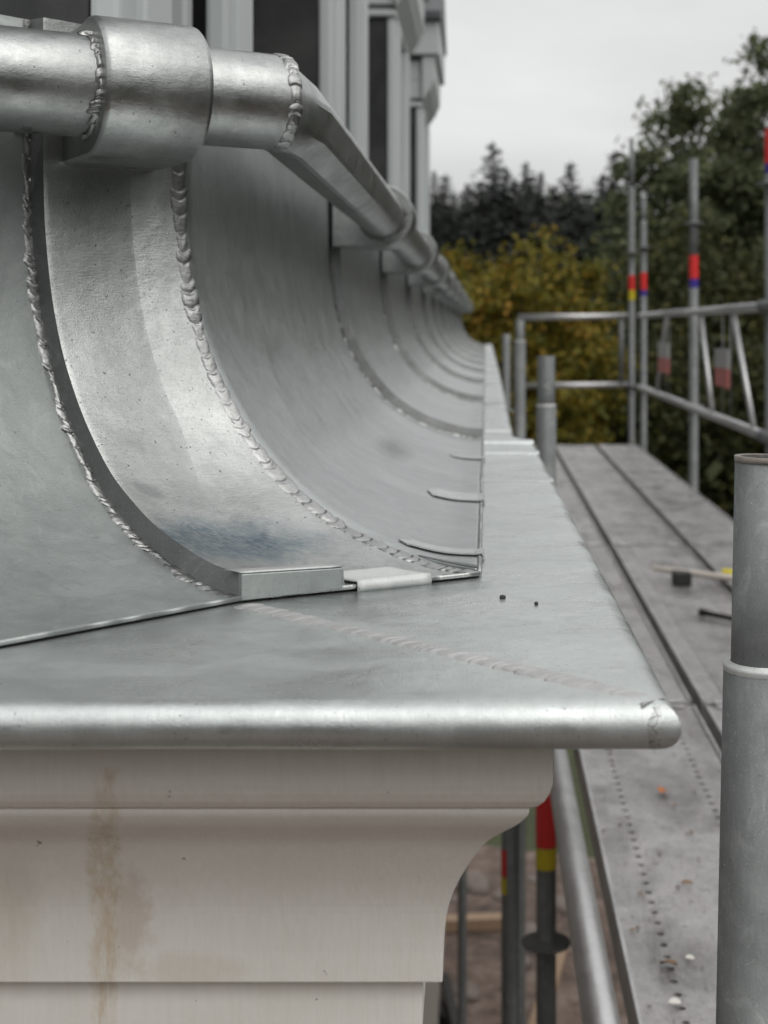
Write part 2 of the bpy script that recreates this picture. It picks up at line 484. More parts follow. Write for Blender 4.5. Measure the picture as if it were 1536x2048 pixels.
M['red'] = flat('red_sticker', (0.72, 0.035, 0.035), 0.4, 0.08, 30, 0.05)
M['blue'] = flat('blue_sticker', (0.055, 0.035, 0.30), 0.4, 0.08, 30, 0.05)
M['yellow'] = flat('yellow_sticker', (0.62, 0.52, 0.02), 0.4, 0.08, 30, 0.05)
M['tag_white'] = flat('tag_white', (0.42, 0.42, 0.42), 0.5, 0.2, 30, 0.05)
M['tag_red'] = flat('tag_red', (0.55, 0.16, 0.15), 0.5, 0.2, 30, 0.05)
M['wood'] = flat('timber', (0.28, 0.19, 0.125), 0.75, 0.25, 12, 0.4)
M['wood_pale'] = flat('pale_timber', (0.55, 0.50, 0.45), 0.7, 0.15, 20, 0.3)
M['rust'] = flat('rusty_rim', (0.22, 0.195, 0.172), 0.8, 0.45, 160, 0.4)
M['black'] = flat('black_rubber', (0.02, 0.02, 0.02), 0.6, 0.2, 30, 0.2)
M['leaf_orange'] = flat('leaf_orange', (0.45, 0.14, 0.04), 0.6, 0.3, 60, 0.3)
M['leaf_brown'] = flat('leaf_brown', (0.20, 0.13, 0.08), 0.7, 0.3, 60, 0.3)
M['chip'] = flat('pale_chip', (0.62, 0.60, 0.56), 0.7, 0.2, 60, 0.3)
M['bark'] = flat('bark', (0.09, 0.075, 0.06), 0.9, 0.3, 10, 0.6)

def foliage(name, cols, rough=0.7):
    m, n, l, b = new_mat(name)
    g = n.new("ShaderNodeNewGeometry")
    v = n.new("ShaderNodeTexCoord").outputs['Object']
    f = nz(n, l, v, 0.9, 3, 0.6)
    t = mth(n, l, 'ADD', mth(n, l, 'MULTIPLY', g.outputs['Random Per Island'], 0.55), mth(n, l, 'MULTIPLY', f, 0.9))
    t = mth(n, l, 'SUBTRACT', t, 0.22, True)
    r = n.new("ShaderNodeValToRGB")
    e = r.color_ramp.elements
    while len(e) < len(cols): e.new(0.5)
    for k, c in enumerate(cols):
        e[k].position = k/(len(cols)-1); e[k].color = (*c, 1)
    l.new(t, r.inputs[0])
    l.new(r.outputs[0], b.inputs['Base Color'])
    b.inputs['Roughness'].default_value = rough
    b.inputs['Specular IOR Level'].default_value = 0.25
    tr = n.new("ShaderNodeBsdfTranslucent")
    l.new(r.outputs[0], tr.inputs[0])
    mx = n.new("ShaderNodeMixShader"); mx.inputs[0].default_value = 0.25
    l.new(b.outputs[0], mx.inputs[1]); l.new(tr.outputs[0], mx.inputs[2])
    l.new(mx.outputs[0], n['Material Output'].inputs[0])
    return m
M['fol_yellow'] = foliage('autumn_leaves', [(0.045, 0.048, 0.010), (0.095, 0.098, 0.016), (0.20, 0.152, 0.018), (0.31, 0.135, 0.022)])
M['fol_green'] = foliage('green_leaves', [(0.048, 0.058, 0.032), (0.105, 0.122, 0.062), (0.17, 0.185, 0.095)])
M['fol_dark'] = foliage('hedge_leaves', [(0.018, 0.023, 0.012), (0.045, 0.052, 0.020), (0.11, 0.10, 0.026)])
M['fol_fir'] = foliage('fir_needles', [(0.026, 0.031, 0.029), (0.042, 0.048, 0.044), (0.062, 0.069, 0.058)])
M['fol_far'] = foliage('far_leaves', [(0.028, 0.034, 0.018), (0.055, 0.06, 0.025), (0.095, 0.095, 0.03)])

def ground_mat():
    m, n, l, b = new_mat('building_soil')
    v = n.new("ShaderNodeTexCoord").outputs['Object']
    f = nz(n, l, v, 0.9, 8, 0.7)
    g = nz(n, l, v, 6.0, 6, 0.7)
    t = mth(n, l, 'ADD', mth(n, l, 'MULTIPLY', f, 0.6), mth(n, l, 'MULTIPLY', g, 0.4))
    r = n.new("ShaderNodeValToRGB")
    e = r.color_ramp.elements
    e.new(0.5); e.new(0.5)
    for k, (p, c) in enumerate([(0.36, (0.04, 0.03, 0.026)), (0.46, (0.10, 0.070, 0.055)), (0.54, (0.165, 0.12, 0.098)), (0.64, (0.27, 0.225, 0.20))]):
        e[k].position = p; e[k].color = (*c, 1)
    l.new(t, r.inputs[0])
    l.new(r.outputs[0], b.inputs['Base Color'])
    b.inputs['Roughness'].default_value = 0.85
    l.new(bump(n, l, t, 0.8, 0.15), b.inputs['Normal'])
    return m
M['soil'] = ground_mat()
M['rubble'] = flat('rubble', (0.17, 0.14, 0.125), 0.85, 0.4, 6, 0.5)
M['turf'] = flat('turf', (0.042, 0.050, 0.018), 0.9, 0.5, 1.2, 0.6, 0.05)

# ------------------------------------------------------------------ ground
g = MB(); R_ = 900
g.box((-R_, -R_, GROUND-0.6), (R_, R_, GROUND))
tag(g.build('ground', M['turf']), kind='structure')
def blob_sheet(name, mat, cx, cy, rx, ry, z, seed, n=60):
    mb = MB(); rnd = random.Random(seed); ph = [rnd.uniform(0, 6.28) for _ in range(5)]
    ring = []
    for k in range(n):
        a = 2*math.pi*k/n
        q = 1 + sum(0.06*math.sin((j+2)*a+ph[j]) for j in range(5))
        ring.append((cx+rx*q*math.cos(a), cy+ry*q*math.sin(a), z))
    mb.add(ring, [tuple(range(n))])
    return mb.build(name, mat)
tag(blob_sheet('soil', M['soil'], 0, 0.5, 15, 16.2, GROUND+0.012, 3), kind='structure')

# hill behind
hb = MB(); rows = []
for j in range(26):
    y = 62 + j*6.5
    rows.append([(x, y, GROUND - 0.3 + 9.0*(1/(1+math.exp(-(y-118)/14))) + 1.6*mnoise.noise(Vector((x*0.03, y*0.03, 1)))*min(1, j/5)) for x in range(-170, 221, 13)])
hb.grid(rows)
tag(hb.build('hill', M['turf']), kind='structure')

# ------------------------------------------------------------------ house
house = thing('house', 'beige rendered house block carrying the zinc eave and roof', 'house', (-3, 7, GROUND))
def loc_build(mb, name, mat, root, **kw):
    """vertices given in world metres, shifted to ROOT's frame"""
    L = root.location
    mb.v = [(x-L.x, y-L.y, z-L.z) for x, y, z in mb.v]
    return mb.build(name, mat, root, **kw)
w = MB()
w.prism([(-6.0, 1.10), (-0.62, 1.10), (-0.42, 1.30), (-0.42, 14.6), (-6.0, 14.6)], 'z', GROUND+0.01, -0.46)
loc_build(w, 'wall', M['wall'], house)
w = MB()
w.prism([(-6.0, 1.6), (-0.95, 1.6), (-0.80, 1.75), (-0.80, 14.5), (-6.0, 14.5)], 'z', 0.1, 3.3)
loc_build(w, 'upper_wall', M['cheek'], house)
w = MB()
w.prism([(-6.1, 1.5), (-0.80, 1.5), (-0.7, 1.65), (-0.7, 14.6), (-6.1, 14.6)], 'z', 3.302, 3.5)
loc_build(w, 'roof', M['dormer_roof'], house)

# ------------------------------------------------------------------ cornice (painted timber moulding)
LIP = [(-2.2, 0.695), (0.0937, 0.695), (0.0770, 2.30), (0.0475, 2.42), (0.056, 6.0), (0.062, 14.8)]
def off_path(e):
    """LIP shifted inward by e with mitred corners"""
    pts = [Vector(p) for p in LIP]; out = []
    nr = []
    for a, b in zip(pts, pts[1:]):
        d = (b-a).normalized(); nr.append(Vector((-d.y, d.x)))
    for i, p in enumerate(pts):
        if i == 0: q = p + nr[0]*e
        elif i == len(pts)-1: q = p + nr[-1]*e
        else:
            n1, n2 = nr[i-1], nr[i]
            q = p + (n1+n2)*(e/(1+n1.dot(n2)))
        out.append(q)
    return out
def sweep(prof, i0=0, i1=None, sub=1):
    """prof: list of (inset, z); rows along the eave path, from path point i0 to i1"""
    paths = [off_path(e) for e, z in prof]
    i1 = len(LIP)-1 if i1 is None else i1
    rows = []
    for i in range(i0, i1+1):
        rows.append([(paths[k][i].x, paths[k][i].y, prof[k][1]) for k in range(len(prof))])
    return rows
cornice = thing('cornice', 'off white painted timber cornice moulding under the zinc ledge, rust stained', 'cornice', (0, 0, 0))
def closed_sweep(name, prof, mat, root):
    mb = MB()
    rows = sweep(prof)
    mb.grid(rows, smooth=False, closed=True)
    mb.add(rows[0], [tuple(range(len(prof)))]); mb.add(rows[-1], [tuple(range(len(prof)))])
    o = mb.build(name, mat, root)
    return o
fas = [(0.35, -0.2075), (0.058, -0.2075), (0.058, -0.2330), (0.0584, -0.2385), (0.0598, -0.2435), (0.0622, -0.2482), (0.0655, -0.2518), (0.0700, -0.2542), (0.35, -0.2542)]
closed_sweep('fascia_board', fas, M['paint'], cornice)
def catmull(pts, n):
    out = []
    for i in range(len(pts)-1):
        p0 = pts[max(0, i-1)]; p1 = pts[i]; p2 = pts[i+1]; p3 = pts[min(len(pts)-1, i+2)]
        for k in range(n):
            t = k/n
            out.append(tuple(0.5*((2*b) + (-a+c)*t + (2*a-5*b+4*c-d)*t*t + (-a+3*b-3*c+d)*t**3) for a, b, c, d in zip(p0, p1, p2, p3)))
    out.append(pts[-1])
    return out
cove = [(0.35, -0.2544)] + catmull([(0.0700, -0.2544), (0.0708, -0.2585), (0.0760, -0.2650), (0.0830, -0.2712), (0.0918, -0.2795), (0.0985, -0.2895), (0.1051, -0.3018), (0.1095, -0.3115), (0.1134, -0.3235), (0.1155, -0.337), (0.1165, -0.350)], 3)
cove += [(0.1168, -0.3675), (0.35, -0.3675)]
co = closed_sweep('cove_moulding', cove, M['paint'], cornice)
fr = [(0.35, -0.3677), (0.1285, -0.3677), (0.1285, -0.399), (0.131, -0.404), (0.134, -0.4045), (0.134, -0.452), (0.35, -0.452)]
closed_sweep('frieze_board', fr, M['paint'], cornice)
for o in cornice.children:
    m = o.modifiers.new('bevel', 'BEVEL'); m.width = 0.0012; m.segments = 2; m.limit_method = 'ANGLE'; m.angle_limit = math.radians(35)

# ------------------------------------------------------------------ zinc ledge with rolled lip
ZL = -0.1822
ledge = thing('zinc_ledge', 'wet zinc eave ledge with a rolled lip and mitred corner', 'roof ledge', (0, 0, 0))
rr_ = 0.0121
prof = [(0.62, ZL), (0.30, ZL), (0.12, ZL), (0.05, ZL), (0.022, ZL)]
for k in range(15):
    a = math.radians(62 - k*(62+150)/14 + 28)
    prof.append((rr_ - rr_*math.cos(a), ZL - rr_ + 0.0007 + rr_*math.sin(a)))
prof.append((0.03, ZL - 2*rr_ - 0.0004)); prof.append((0.058, ZL - 2*rr_ - 0.0004))
def ledge_sheet(name, a, b, nsub):
    mb = MB()
    paths = [off_path(e) for e, z in prof]
    rows = []
    for i in range(a, b):
        for s in range(nsub if i < b-1 or True else 1):
            t = (s/nsub)**(1.7 if i == 1 else 1.0)
            rows.append([(paths[k][i].lerp(paths[k][i+1], t).x, paths[k][i].lerp(paths[k][i+1], t).y, prof[k][1]) for k in range(len(prof))])
    rows.append([(paths[k][b].x, paths[k][b].y, prof[k][1]) for k in range(len(prof))])
    out = []
    for r in rows:
        q = []
        for (x, y, z) in r:
            d = 0.0005*mnoise.noise(Vector((x*11, y*11, 2.0)))*min(1.0, 2.2/max(y, 0.1)**2)
            q.append((x, y, z+d))
        out.append(q)
    mb.grid(out)
    return mb.build(name, M['zinc_ledge'], ledge)
ledge_sheet('front_sheet', 0, 1, 70)
ledge_sheet('side_sheet', 1, 5, 40)
# soldered nose where the rolled lips meet
nose = MB()
cx, cy, cz = LIP[1][0]-rr_*1.0, LIP[1][1]+rr_*1.0, ZL-rr_+0.0007
rows = []
for i in range(15):
    th = math.pi*(i/14) - math.pi/2
    rows.append([])
    for j in range(24):
        ph = 2*math.pi*j/24
        q = 1.045 + 0.09*mnoise.noise(Vector((math.cos(ph)*2.4, math.sin(ph)*2.4, th*2.4)))
        rows[-1].append((cx + rr_*q*math.cos(th)*math.cos(ph), cy + rr_*q*math.cos(th)*math.sin(ph), cz + rr_*(1.0+0.03*(q-1))*math.sin(th)))
nose.grid(rows, closed=True)
nose.build('lip_corner', M['cracked'], ledge)

# ------------------------------------------------------------------ weld beads
def weld(path, normals, width, height, pitch, seed, jag=0.15, arc=0.35, edge=0.12):
    """a run of overlapping solder ripples along PATH"""
    rnd = random.Random(seed)
    P = [Vector(p) for p in path]; N = [Vector(n).normalized() for n in normals]
    L = [0.0]
    for a, b in zip(P, P[1:]): L.append(L[-1] + (b-a).length)
    tot = L[-1]
    edges = [0.0]; 
    while edges[-1] < tot: edges.append(edges[-1] + pitch*rnd.uniform(1-jag*2, 1+jag*2))
    wid = [rnd.uniform(1-edge*1.4, 1+edge*1.4) for _ in edges]; hgt = [rnd.uniform(0.75, 1.2) for _ in edges]
    skew = [rnd.uniform(-0.12, 0.12) for _ in edges]
    nv = 13
    step = pitch/12
    rows = []
    t = 0.0; i = 0
    while t <= tot:
        while i < len(L)-2 and L[i+1] < t: i += 1
        f = (t-L[i])/max(1e-9, L[i+1]-L[i])
        p = P[i].lerp(P[i+1], f); n = N[i].lerp(N[i+1], f).normalized()
        d = (P[i+1]-P[i]).normalized(); c = n.cross(d).normalized()
        row = []
        for k in range(nv):
            v = -1 + 2*k/(nv-1)
            tt = t + arc*pitch*(1-v*v) 
            j = 0
            # which ripple
            lo_, hi_ = 0, len(edges)-1
            while hi_-lo_ > 1:
                mid = (lo_+hi_)//2
                if edges[mid] <= tt + skew[min(lo_, len(skew)-1)]*0: lo_ = mid
                else: hi_ = mid
            j = lo_
            ph = (tt-edges[j])/max(1e-9, edges[j+1]-edges[j]) if j+1 < len(edges) else 0.5
            ph = min(1, max(0, ph))
            bumpy = 0.16 + 0.84*min(1.0, ph*1.7+0.02)**0.6*(1.0 if ph < 0.88 else (1-ph)*8.3)
            ww = width*0.5*wid[j]*(0.90+0.12*math.sin(math.pi*ph))*(1+0.10*mnoise.noise(p*300))
            cr = (max(0.0, 1-abs(v)**3.2))**0.55
            h = height*hgt[j]*bumpy*cr + height*0.14*mnoise.noise(p*420 + Vector((v*3, 0, seed)))*cr
            lf = mnoise.noise(Vector((t*38, seed*3.1, 0.0)))
            row.append(p + c*(v*ww*(1 + 0.9*edge*lf) + 0.35*edge*width*mnoise.noise(Vector((t*55, seed*1.7, 4.0)))) + n*(h*(0.85 + 0.45*lf) - height*0.10))
        rows.append(row)
        t += step
    mb = MB(); mb.grid(rows)
    return mb

# mitre weld on the ledge
pa, pb = Vector((-0.158, 0.947, ZL)), Vector((0.0775, 0.7115, ZL))
nn = 40
pb = Vector((0.0835, 0.7055, ZL))
mw = weld([pa.lerp(pb, k/nn) - Vector((0, 0, 0.0003*max(0, k/nn-0.72)/0.28)) for k in range(nn+1)], [(0, 0, 1)]*(nn+1), 0.0200, 0.0010, 0.0095, 5, jag=0.38, arc=0.55, edge=0.10)
mw.build('mitre_weld', M['solder_flat'], ledge)

# ------------------------------------------------------------------ curved roof skirt
PROF = [(0, -0.1785), (0.03, -0.1765), (0.063, -0.1680), (0.1, -0.1540), (0.13, -0.1365), (0.155, -0.1175), (0.18, -0.0895),
        (0.2, -0.0605), (0.218, -0.0255), (0.232, 0.017), (0.240, 0.06), (0.2435, 0.1), (0.2445, 0.16), (0.2445, 0.235)]
PC = catmull(PROF, 5)
NP = len(PC)
def rib(V, m):
    return [Vector((V[0]+m[0]*s, V[1]+m[1]*s, z)) for s, z in PC]
rib_far = rib((-1.4, 0.754), (0, 1))
rib_a = rib((-0.33, 0.754), (-0.469, 1.0))
rib_b = rib((-0.162, 0.954), (-0.771, 0.64))
rib_c = rib((-0.005, 1.05), (-1.0, 0.556))
def rib_y(y): return rib((-0.005, y), (-1.0, 0.0))
def lerp_rib(ra, rb, u):
    return [a.lerp(b, u) for a, b in zip(ra, rb)]
def surf_n(ra, rb, i, u):
    """outward normal of the ruled panel between two ribs"""
    i0, i1 = max(0, i-1), min(NP-1, i+1)
    ds = ra[i1].lerp(rb[i1], u) - ra[i0].lerp(rb[i0], u)
    du = rb[i]-ra[i]
    n = du.cross(ds).normalized()
    return n if n.dot(Vector((0.5, -0.6, 0.6))) > 0 else -n
roof = thing('curved_roof', 'concave zinc roof skirt of soldered sheets flaring down onto the ledge', 'zinc roof', (0, 0, 0))
def panel(ra, rb, nu, mat, amp=0.0007, seed=0, name='roof_panel', label=None):
    mb = MB(); rows = []
    for k in range(nu+1):
        u = k/nu
        row = []
        for i in range(NP):
            p = ra[i].lerp(rb[i], u)
            ed = min(1, 6*u, 6*(1-u))
            d = amp*ed*(mnoise.noise(Vector((p.x*9, p.y*9, p.z*7+seed))) + 0.5*mnoise.noise(Vector((p.x*24, p.y*24, p.z*15+seed))))
            row.append(p + surf_n(ra, rb, i, u)*d)
        rows.append(row)
    mb.grid(rows)
    o = mb.build(name, mat, roof)
    q = o.data.polygons[len(o.data.polygons)//2].normal
    if q.dot(Vector((0.5, -0.6, 0.6))) < 0: o.data.flip_normals()
    m = o.modifiers.new('solid', 'SOLIDIFY'); m.thickness = 0.0018; m.offset = -1
    # folded hem along the foot
    hem = MB()
    for k in range(nu):
        a, b = ra[0].lerp(rb[0], k/nu), ra[0].lerp(rb[0], (k+1)/nu)
        off = Vector((0, 0, -0.0004))
        hem.tube(a+off, b+off, 0.0019, 8)
    hem.build('hem', mat, o)
    return o
panel(rib_far, rib_a, 16, M['zinc_matt'], seed=1)
panel(rib_a, rib_b, 24, M['zinc_matt'], seed=2)
panel(rib_b, rib_c, 30, M['zinc_corner'], seed=3)
SEAMS = [2.32, 3.42, 4.52, 5.62, 6.72, 7.82, 8.92, 10.02, 11.12, 12.22, 13.32]
prev = rib_c
for i, y in enumerate(SEAMS + [14.6]):
    panel(prev, rib_y(y), 26 if i < 3 else 10, M['zinc_side'], amp=0.0010, seed=10+i)
    prev = rib_y(y)

# raised seam strips: vertical step on one side, running out flat on the other
def strip(ra, rb, u0, u1, h0, h1, mat, name='seam_strip', i_top=NP-1, eps=0.004):
    mb = MB(); rows = []
    for i in range(i_top+1):
        s = PC[i][0]; w_ = (rb[i]-ra[i]).length
        a, b = u0(s), u1(s)
        e = eps/w_
        q = []
        for u, h in ((a, -0.001), (a+e*0.5, h0(s)*0.5), (a+e, h0(s)), (a+e*1.2, h0(s)*1.01), (a+e*1.8, h0(s)), ((a+b)/2, (h0(s)+h1(s))/2), (b-e*0.6, h1(s)), (b-e*0.2, h1(s)*0.85), (b, -0.001)):
            q.append(ra[i].lerp(rb[i], u) + surf_n(ra, rb, i, u)*h)
        rows.append(q)
    mb.grid(rows, smooth=True)
    mb.add(rows[0], [tuple(range(len(rows[0])))])
    o = mb.build(name, mat, roof)
    o.data.materials.append(M['step_shade'])                     # shade on the step faces put into a darker zinc colour
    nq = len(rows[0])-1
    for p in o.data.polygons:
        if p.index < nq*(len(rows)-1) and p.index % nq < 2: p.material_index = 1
    m = o.modifiers.new('split', 'EDGE_SPLIT'); m.split_angle = math.radians(38)
    return o
def pw(pts):
    def f(s):
        for (a, va), (b, vb) in zip(pts, pts[1:]):
            if s <= b: return va + (vb-va)*max(0, (s-a))/(b-a)
        return pts[-1][1]
    return f
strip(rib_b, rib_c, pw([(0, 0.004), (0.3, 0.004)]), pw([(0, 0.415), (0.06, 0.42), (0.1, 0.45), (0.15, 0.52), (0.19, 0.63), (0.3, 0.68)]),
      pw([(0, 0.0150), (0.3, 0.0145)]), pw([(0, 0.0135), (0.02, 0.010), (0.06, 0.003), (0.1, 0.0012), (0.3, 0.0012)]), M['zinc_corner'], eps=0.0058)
def end_cap():
    ua, ub = 0.002, 0.40
    a, b = rib_b[0].lerp(rib_c[0], ua), rib_b[0].lerp(rib_c[0], ub)
    d = (b-a).normalized(); out = Vector((d.y, -d.x, 0)); up = Vector((0, 0, 1))
    pts = [a - up*0.0016, b - up*0.0010, b + up*0.0138, a + up*0.0160]
    mb = MB()
    vs = [p + out*0.0026 for p in pts] + [p - out*0.004 for p in pts]
    mb.add(vs, [(0, 1, 2, 3), (7, 6, 5, 4)] + [(k, 4+k, 4+(k+1) % 4, (k+1) % 4) for k in range(4)])
    ec = mb.build('end_cap', M['zinc_matt'], roof, bevel=0.0009)
    fold = MB(); rws = []
    for k in range(9):
        u = ua + (ub-ua)*k/8; h = 0.0163 + (0.0141-0.0163)*k/8; row = []
        for i in range(0, 4):
            row.append(rib_b[i].lerp(rib_c[i], u) + up*(h + (0.0004 if i < 3 else -0.0006)) + (out*0.0024 if i == 0 else Vector((0, 0, 0))))
        rws.append(row)
    fold.grid(rws)
    fo = fold.build('folded_edge', M['clip'], ec)
    fm = fo.modifiers.new('solid', 'SOLIDIFY'); fm.thickness = 0.0008; fm.offset = 0
end_cap()
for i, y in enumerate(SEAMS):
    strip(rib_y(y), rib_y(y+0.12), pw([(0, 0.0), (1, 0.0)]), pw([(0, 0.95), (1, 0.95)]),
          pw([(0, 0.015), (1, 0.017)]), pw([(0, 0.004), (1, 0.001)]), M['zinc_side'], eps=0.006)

# weld beads on the skirt
def rib_weld(ra, rb, u, width, height, pitch, seed, i_top=NP-1, lift=0.0, shift=None, **kw):
    path = []; nor = []
    for i in range(i_top+1):
        n = surf_n(ra, rb, i, u)
        path.append(ra[i].lerp(rb[i], u) + n*lift); nor.append(n)
    return weld(path, nor, width, height, pitch, seed, **kw)
rib_weld(rib_a, rib_b, 0.996, 0.0100, 0.0023, 0.0105, 21, jag=0.36, arc=0.5, edge=0.34).build('weld_bead', M['solder'], roof)
rib_weld(rib_b, rib_c, 0.982, 0.0130, 0.0018, 0.0112, 22, jag=0.26, arc=0.40, edge=0.18).build('weld_bead', M['solder'], roof)
for i, y in enumerate(SEAMS[:6]):
    rib_weld(rib_y(y-0.03), rib_y(y), 0.85, 0.014, 0.003, 0.016, 30+i, jag=0.3, arc=0.3, edge=0.35).build('weld_bead', M['solder'], roof)

# pale strip folded round the foot between the step and the corner
def foot_plate(ra, rb, u0, u1, s_end, lift, mat, name, wrap=0.006, taper=0.0, thick=0.0012, smooth=True):
    mb = MB(); rows = []
    nt = 10
    base = [ra[0].lerp(rb[0], u0), ra[0].lerp(rb[0], u1)]
    d = (base[1]-base[0]).normalized()
    out = Vector((d.y, -d.x, 0))
    for k in range(nt+1):
        u = u0 + (u1-u0)*k/nt
        p0 = ra[0].lerp(rb[0], u)
        q = [p0 + out*0.0024 + Vector((0, 0, -wrap*0.55)), p0 + out*0.0034 + Vector((0, 0, -0.001)), p0 + out*0.0024 + Vector((0, 0, 0.0018+lift*0.5))]
        for j in range(7):
            s = s_end*(j+0.4)/6.4*(1 - taper*abs(k/nt-0.5)*2 if j == 6 else 1)
            for i in range(NP-1):
                if PC[i+1][0] >= s: break
            f = (s-PC[i][0])/(PC[i+1][0]-PC[i][0])
            p = ra[i].lerp(rb[i], u).lerp(ra[i+1].lerp(rb[i+1], u), f)
            q.append(p + surf_n(ra, rb, i, u)*(lift if j < 6 else lift*0.6))
        rows.append(q)
    mb.grid(rows, smooth=smooth)
    o = mb.build(name, mat, roof)
    m = o.modifiers.new('solid', 'SOLIDIFY'); m.thickness = thick; m.offset = 0
    return o
foot_plate(rib_b, rib_c, 0.46, 0.775, 0.034, 0.0030, M['pale'], 'folded_flap', wrap=0.0075)
ry0, ry1 = rib_y(1.0), rib_y(3.0)
for yc, wd, sl in ((1.135, 0.022, 0.064), (1.50, 0.060, 0.056), (1.95, 0.034, 0.044)):
    foot_plate(ry0, ry1, (yc-1-wd/2)/2, (yc-1+wd/2)/2, sl, 0.0019, M['clip'], 'clip', wrap=0.001, taper=0.12, thick=0.0012, smooth=False)
# rolled tongue at the very corner of the foot
tg = MB()
cpt = Vector((-0.005, 1.05, -0.1775))
rows = []
for k in range(9):
    t = k/8
    rows.append([cpt + Vector((-0.045*t - 0.001, 0.034*t + 0.010 + 0.0, 0.0020 + 0.003*t*t + 0.0014*(1-0.6*t)*math.sin(a))) + Vector((0, 0.0030*(1-0.6*t)*math.cos(a), 0)) for a in [j*math.pi/4 for j in range(8)]])
tg.grid(rows, closed=True)
tg.build('rolled_edge', M['zinc'], roof)

# raised joints across the side ledge
for y, h in ((1.72, 0.0010), (2.08, 0.0040), (2.26, 0.0055), (2.52, 0.004), (3.40, 0.004), (4.50, 0.004), (5.60, 0.004), (6.70, 0.004), (7.80, 0.005), (8.90, 0.005), (10.0, 0.005)):
    mb = MB()
    xo = off_path(0.004)
    xr = 0.0905 - (y-0.695)*0.0104 if y < 2.36 else (0.044 if y < 6 else 0.05)
    mb.prism([(y-0.022, ZL+0.0002), (y-0.017, ZL+h), (y+0.006, ZL+h*1.05), (y+0.03, ZL+0.0002)], 'x', -0.004, xr)
    mb.build('standing_joint', M['zinc'] if y > 3 else M['zinc_ledge'], ledge, bevel=0.0015)

# ------------------------------------------------------------------ snow guard pipe
PZ, PR = 0.1757, 0.0372
bend = Vector((-0.1645, 1.1387, PZ))
dl = Vector((-0.85, -0.527, 0)).normalized()
e1 = bend + dl*0.262
dl2 = Vector((-0.70, -0.714, 0)).normalized()
e0 = e1 + dl2*0.55
e2 = Vector((-0.1645, 14.6, PZ))
rail = thing('zinc_pipe', 'thick zinc pipe running along the top of the curved roof, mitre welded at the corner', 'pipe', tuple(bend))
def mitred_pipe(p0, p1, prev_d, next_d, r, nseg=1, n=36):
    """straight run from p0 to p1 whose ends are cut on the mitre planes with the neighbouring runs"""
    d = (p1-p0).normalized()
    a = Vector((0, 0, 1)); b = d.cross(a).normalized()
    mb = MB(); rows = []
    def cut(p, other):
        if other is None: return [p + (a*math.cos(t) + b*math.sin(t))*r for t in [2*math.pi*k/n for k in range(n)]]
        pn = (d + other).normalized()
        out = []
        for k in range(n):
            o = (a*math.cos(2*math.pi*k/n) + b*math.sin(2*math.pi*k/n))*r
            out.append(p + o - d*(o.dot(pn)/d.dot(pn)))
        return out
    s, e = cut(p0, prev_d), cut(p1, next_d)
    for k in range(nseg+1):
        rows.append([x.lerp(y, k/nseg) for x, y in zip(s, e)])
    mb.grid(rows, closed=True)
    return mb
dd = (e2-bend).normalized()
loc_build(mitred_pipe(e0, e1, None, (-dl), PR), 'pipe_run', M['pipe'], rail)
loc_build(mitred_pipe(e1, bend, -dl2, None, PR, 6), 'pipe_run', M['pipe'], rail)
def loft_pipe():
    """second run: its sheet is drawn onto the square-cut end of the first, then runs true"""
    n = 48; up = Vector((0, 0, 1)); mb = MB(); rows = []
    b1 = (-dl).cross(up).normalized(); b2 = dd.cross(up).normalized()
    c0 = [bend + (up*math.cos(2*math.pi*k/n) + b1*math.sin(2*math.pi*k/n))*PR*0.985 for k in range(n)]
    def circ(y, r, q=0):
        out = []
        for k in range(n):
            a = 2*math.pi*k/n
            s8 = math.pi/4; f8 = (a + 0.2) % s8 - s8/2
            r8 = r*(1-q + q*math.cos(s8/2)/math.cos(f8))*(1 + 0.03*q)
            out.append(Vector((bend.x, y, PZ)) + (up*math.cos(a) + b2*math.sin(a))*r8)
        return out
    c1 = circ(bend.y+0.09, 0.0342, 1.0)
    for k in range(7): rows.append([p.lerp(q, k/6) for p, q in zip(c0, c1)])
    for y in (1.5, 1.75, 2.0, 2.2): rows.append(circ(y, 0.0350, 1.0 if y < 2 else 0.3))
    for k in range(1, 30): rows.append(circ(2.3 + (e2.y-2.3)*k/29, 0.0355))
    mb.grid(rows, closed=True)
    return mb
loc_build(loft_pipe(), 'pipe_run', M['pipe'], rail)
_m = rail.children[-1].modifiers.new('split', 'EDGE_SPLIT'); _m.split_angle = math.radians(13)
def ring_weld(c, axis, r, width, height, pitch, seed, a0=0, a1=2*math.pi, cutn=None, **kw):
    axis = axis.normalized(); up = Vector((0, 0, 1)); b = axis.cross(up).normalized()
    path, nor = [], []
    for k in range(73):
        t = a0 + (a1-a0)*k/72
        o = up*math.cos(t) + b*math.sin(t)
        p = c + o*r
        if cutn is not None: p = c + o*r - axis*((o*r).dot(cutn)/axis.dot(cutn))
        path.append(p); nor.append(o)
    return weld(path, nor, width, height, pitch, seed, **kw)
loc_build(ring_weld(bend, -dl, PR, 0.0100, 0.0020, 0.0095, 51, jag=0.25, arc=0.3, edge=0.25), 'corner_weld', M['solder'], rail)
loc_build(ring_weld(e1, -dl, PR, 0.0075, 0.0022, 0.007, 52, cutn=(-dl-dl2).normalized()), 'corner_weld', M['solder'], rail)

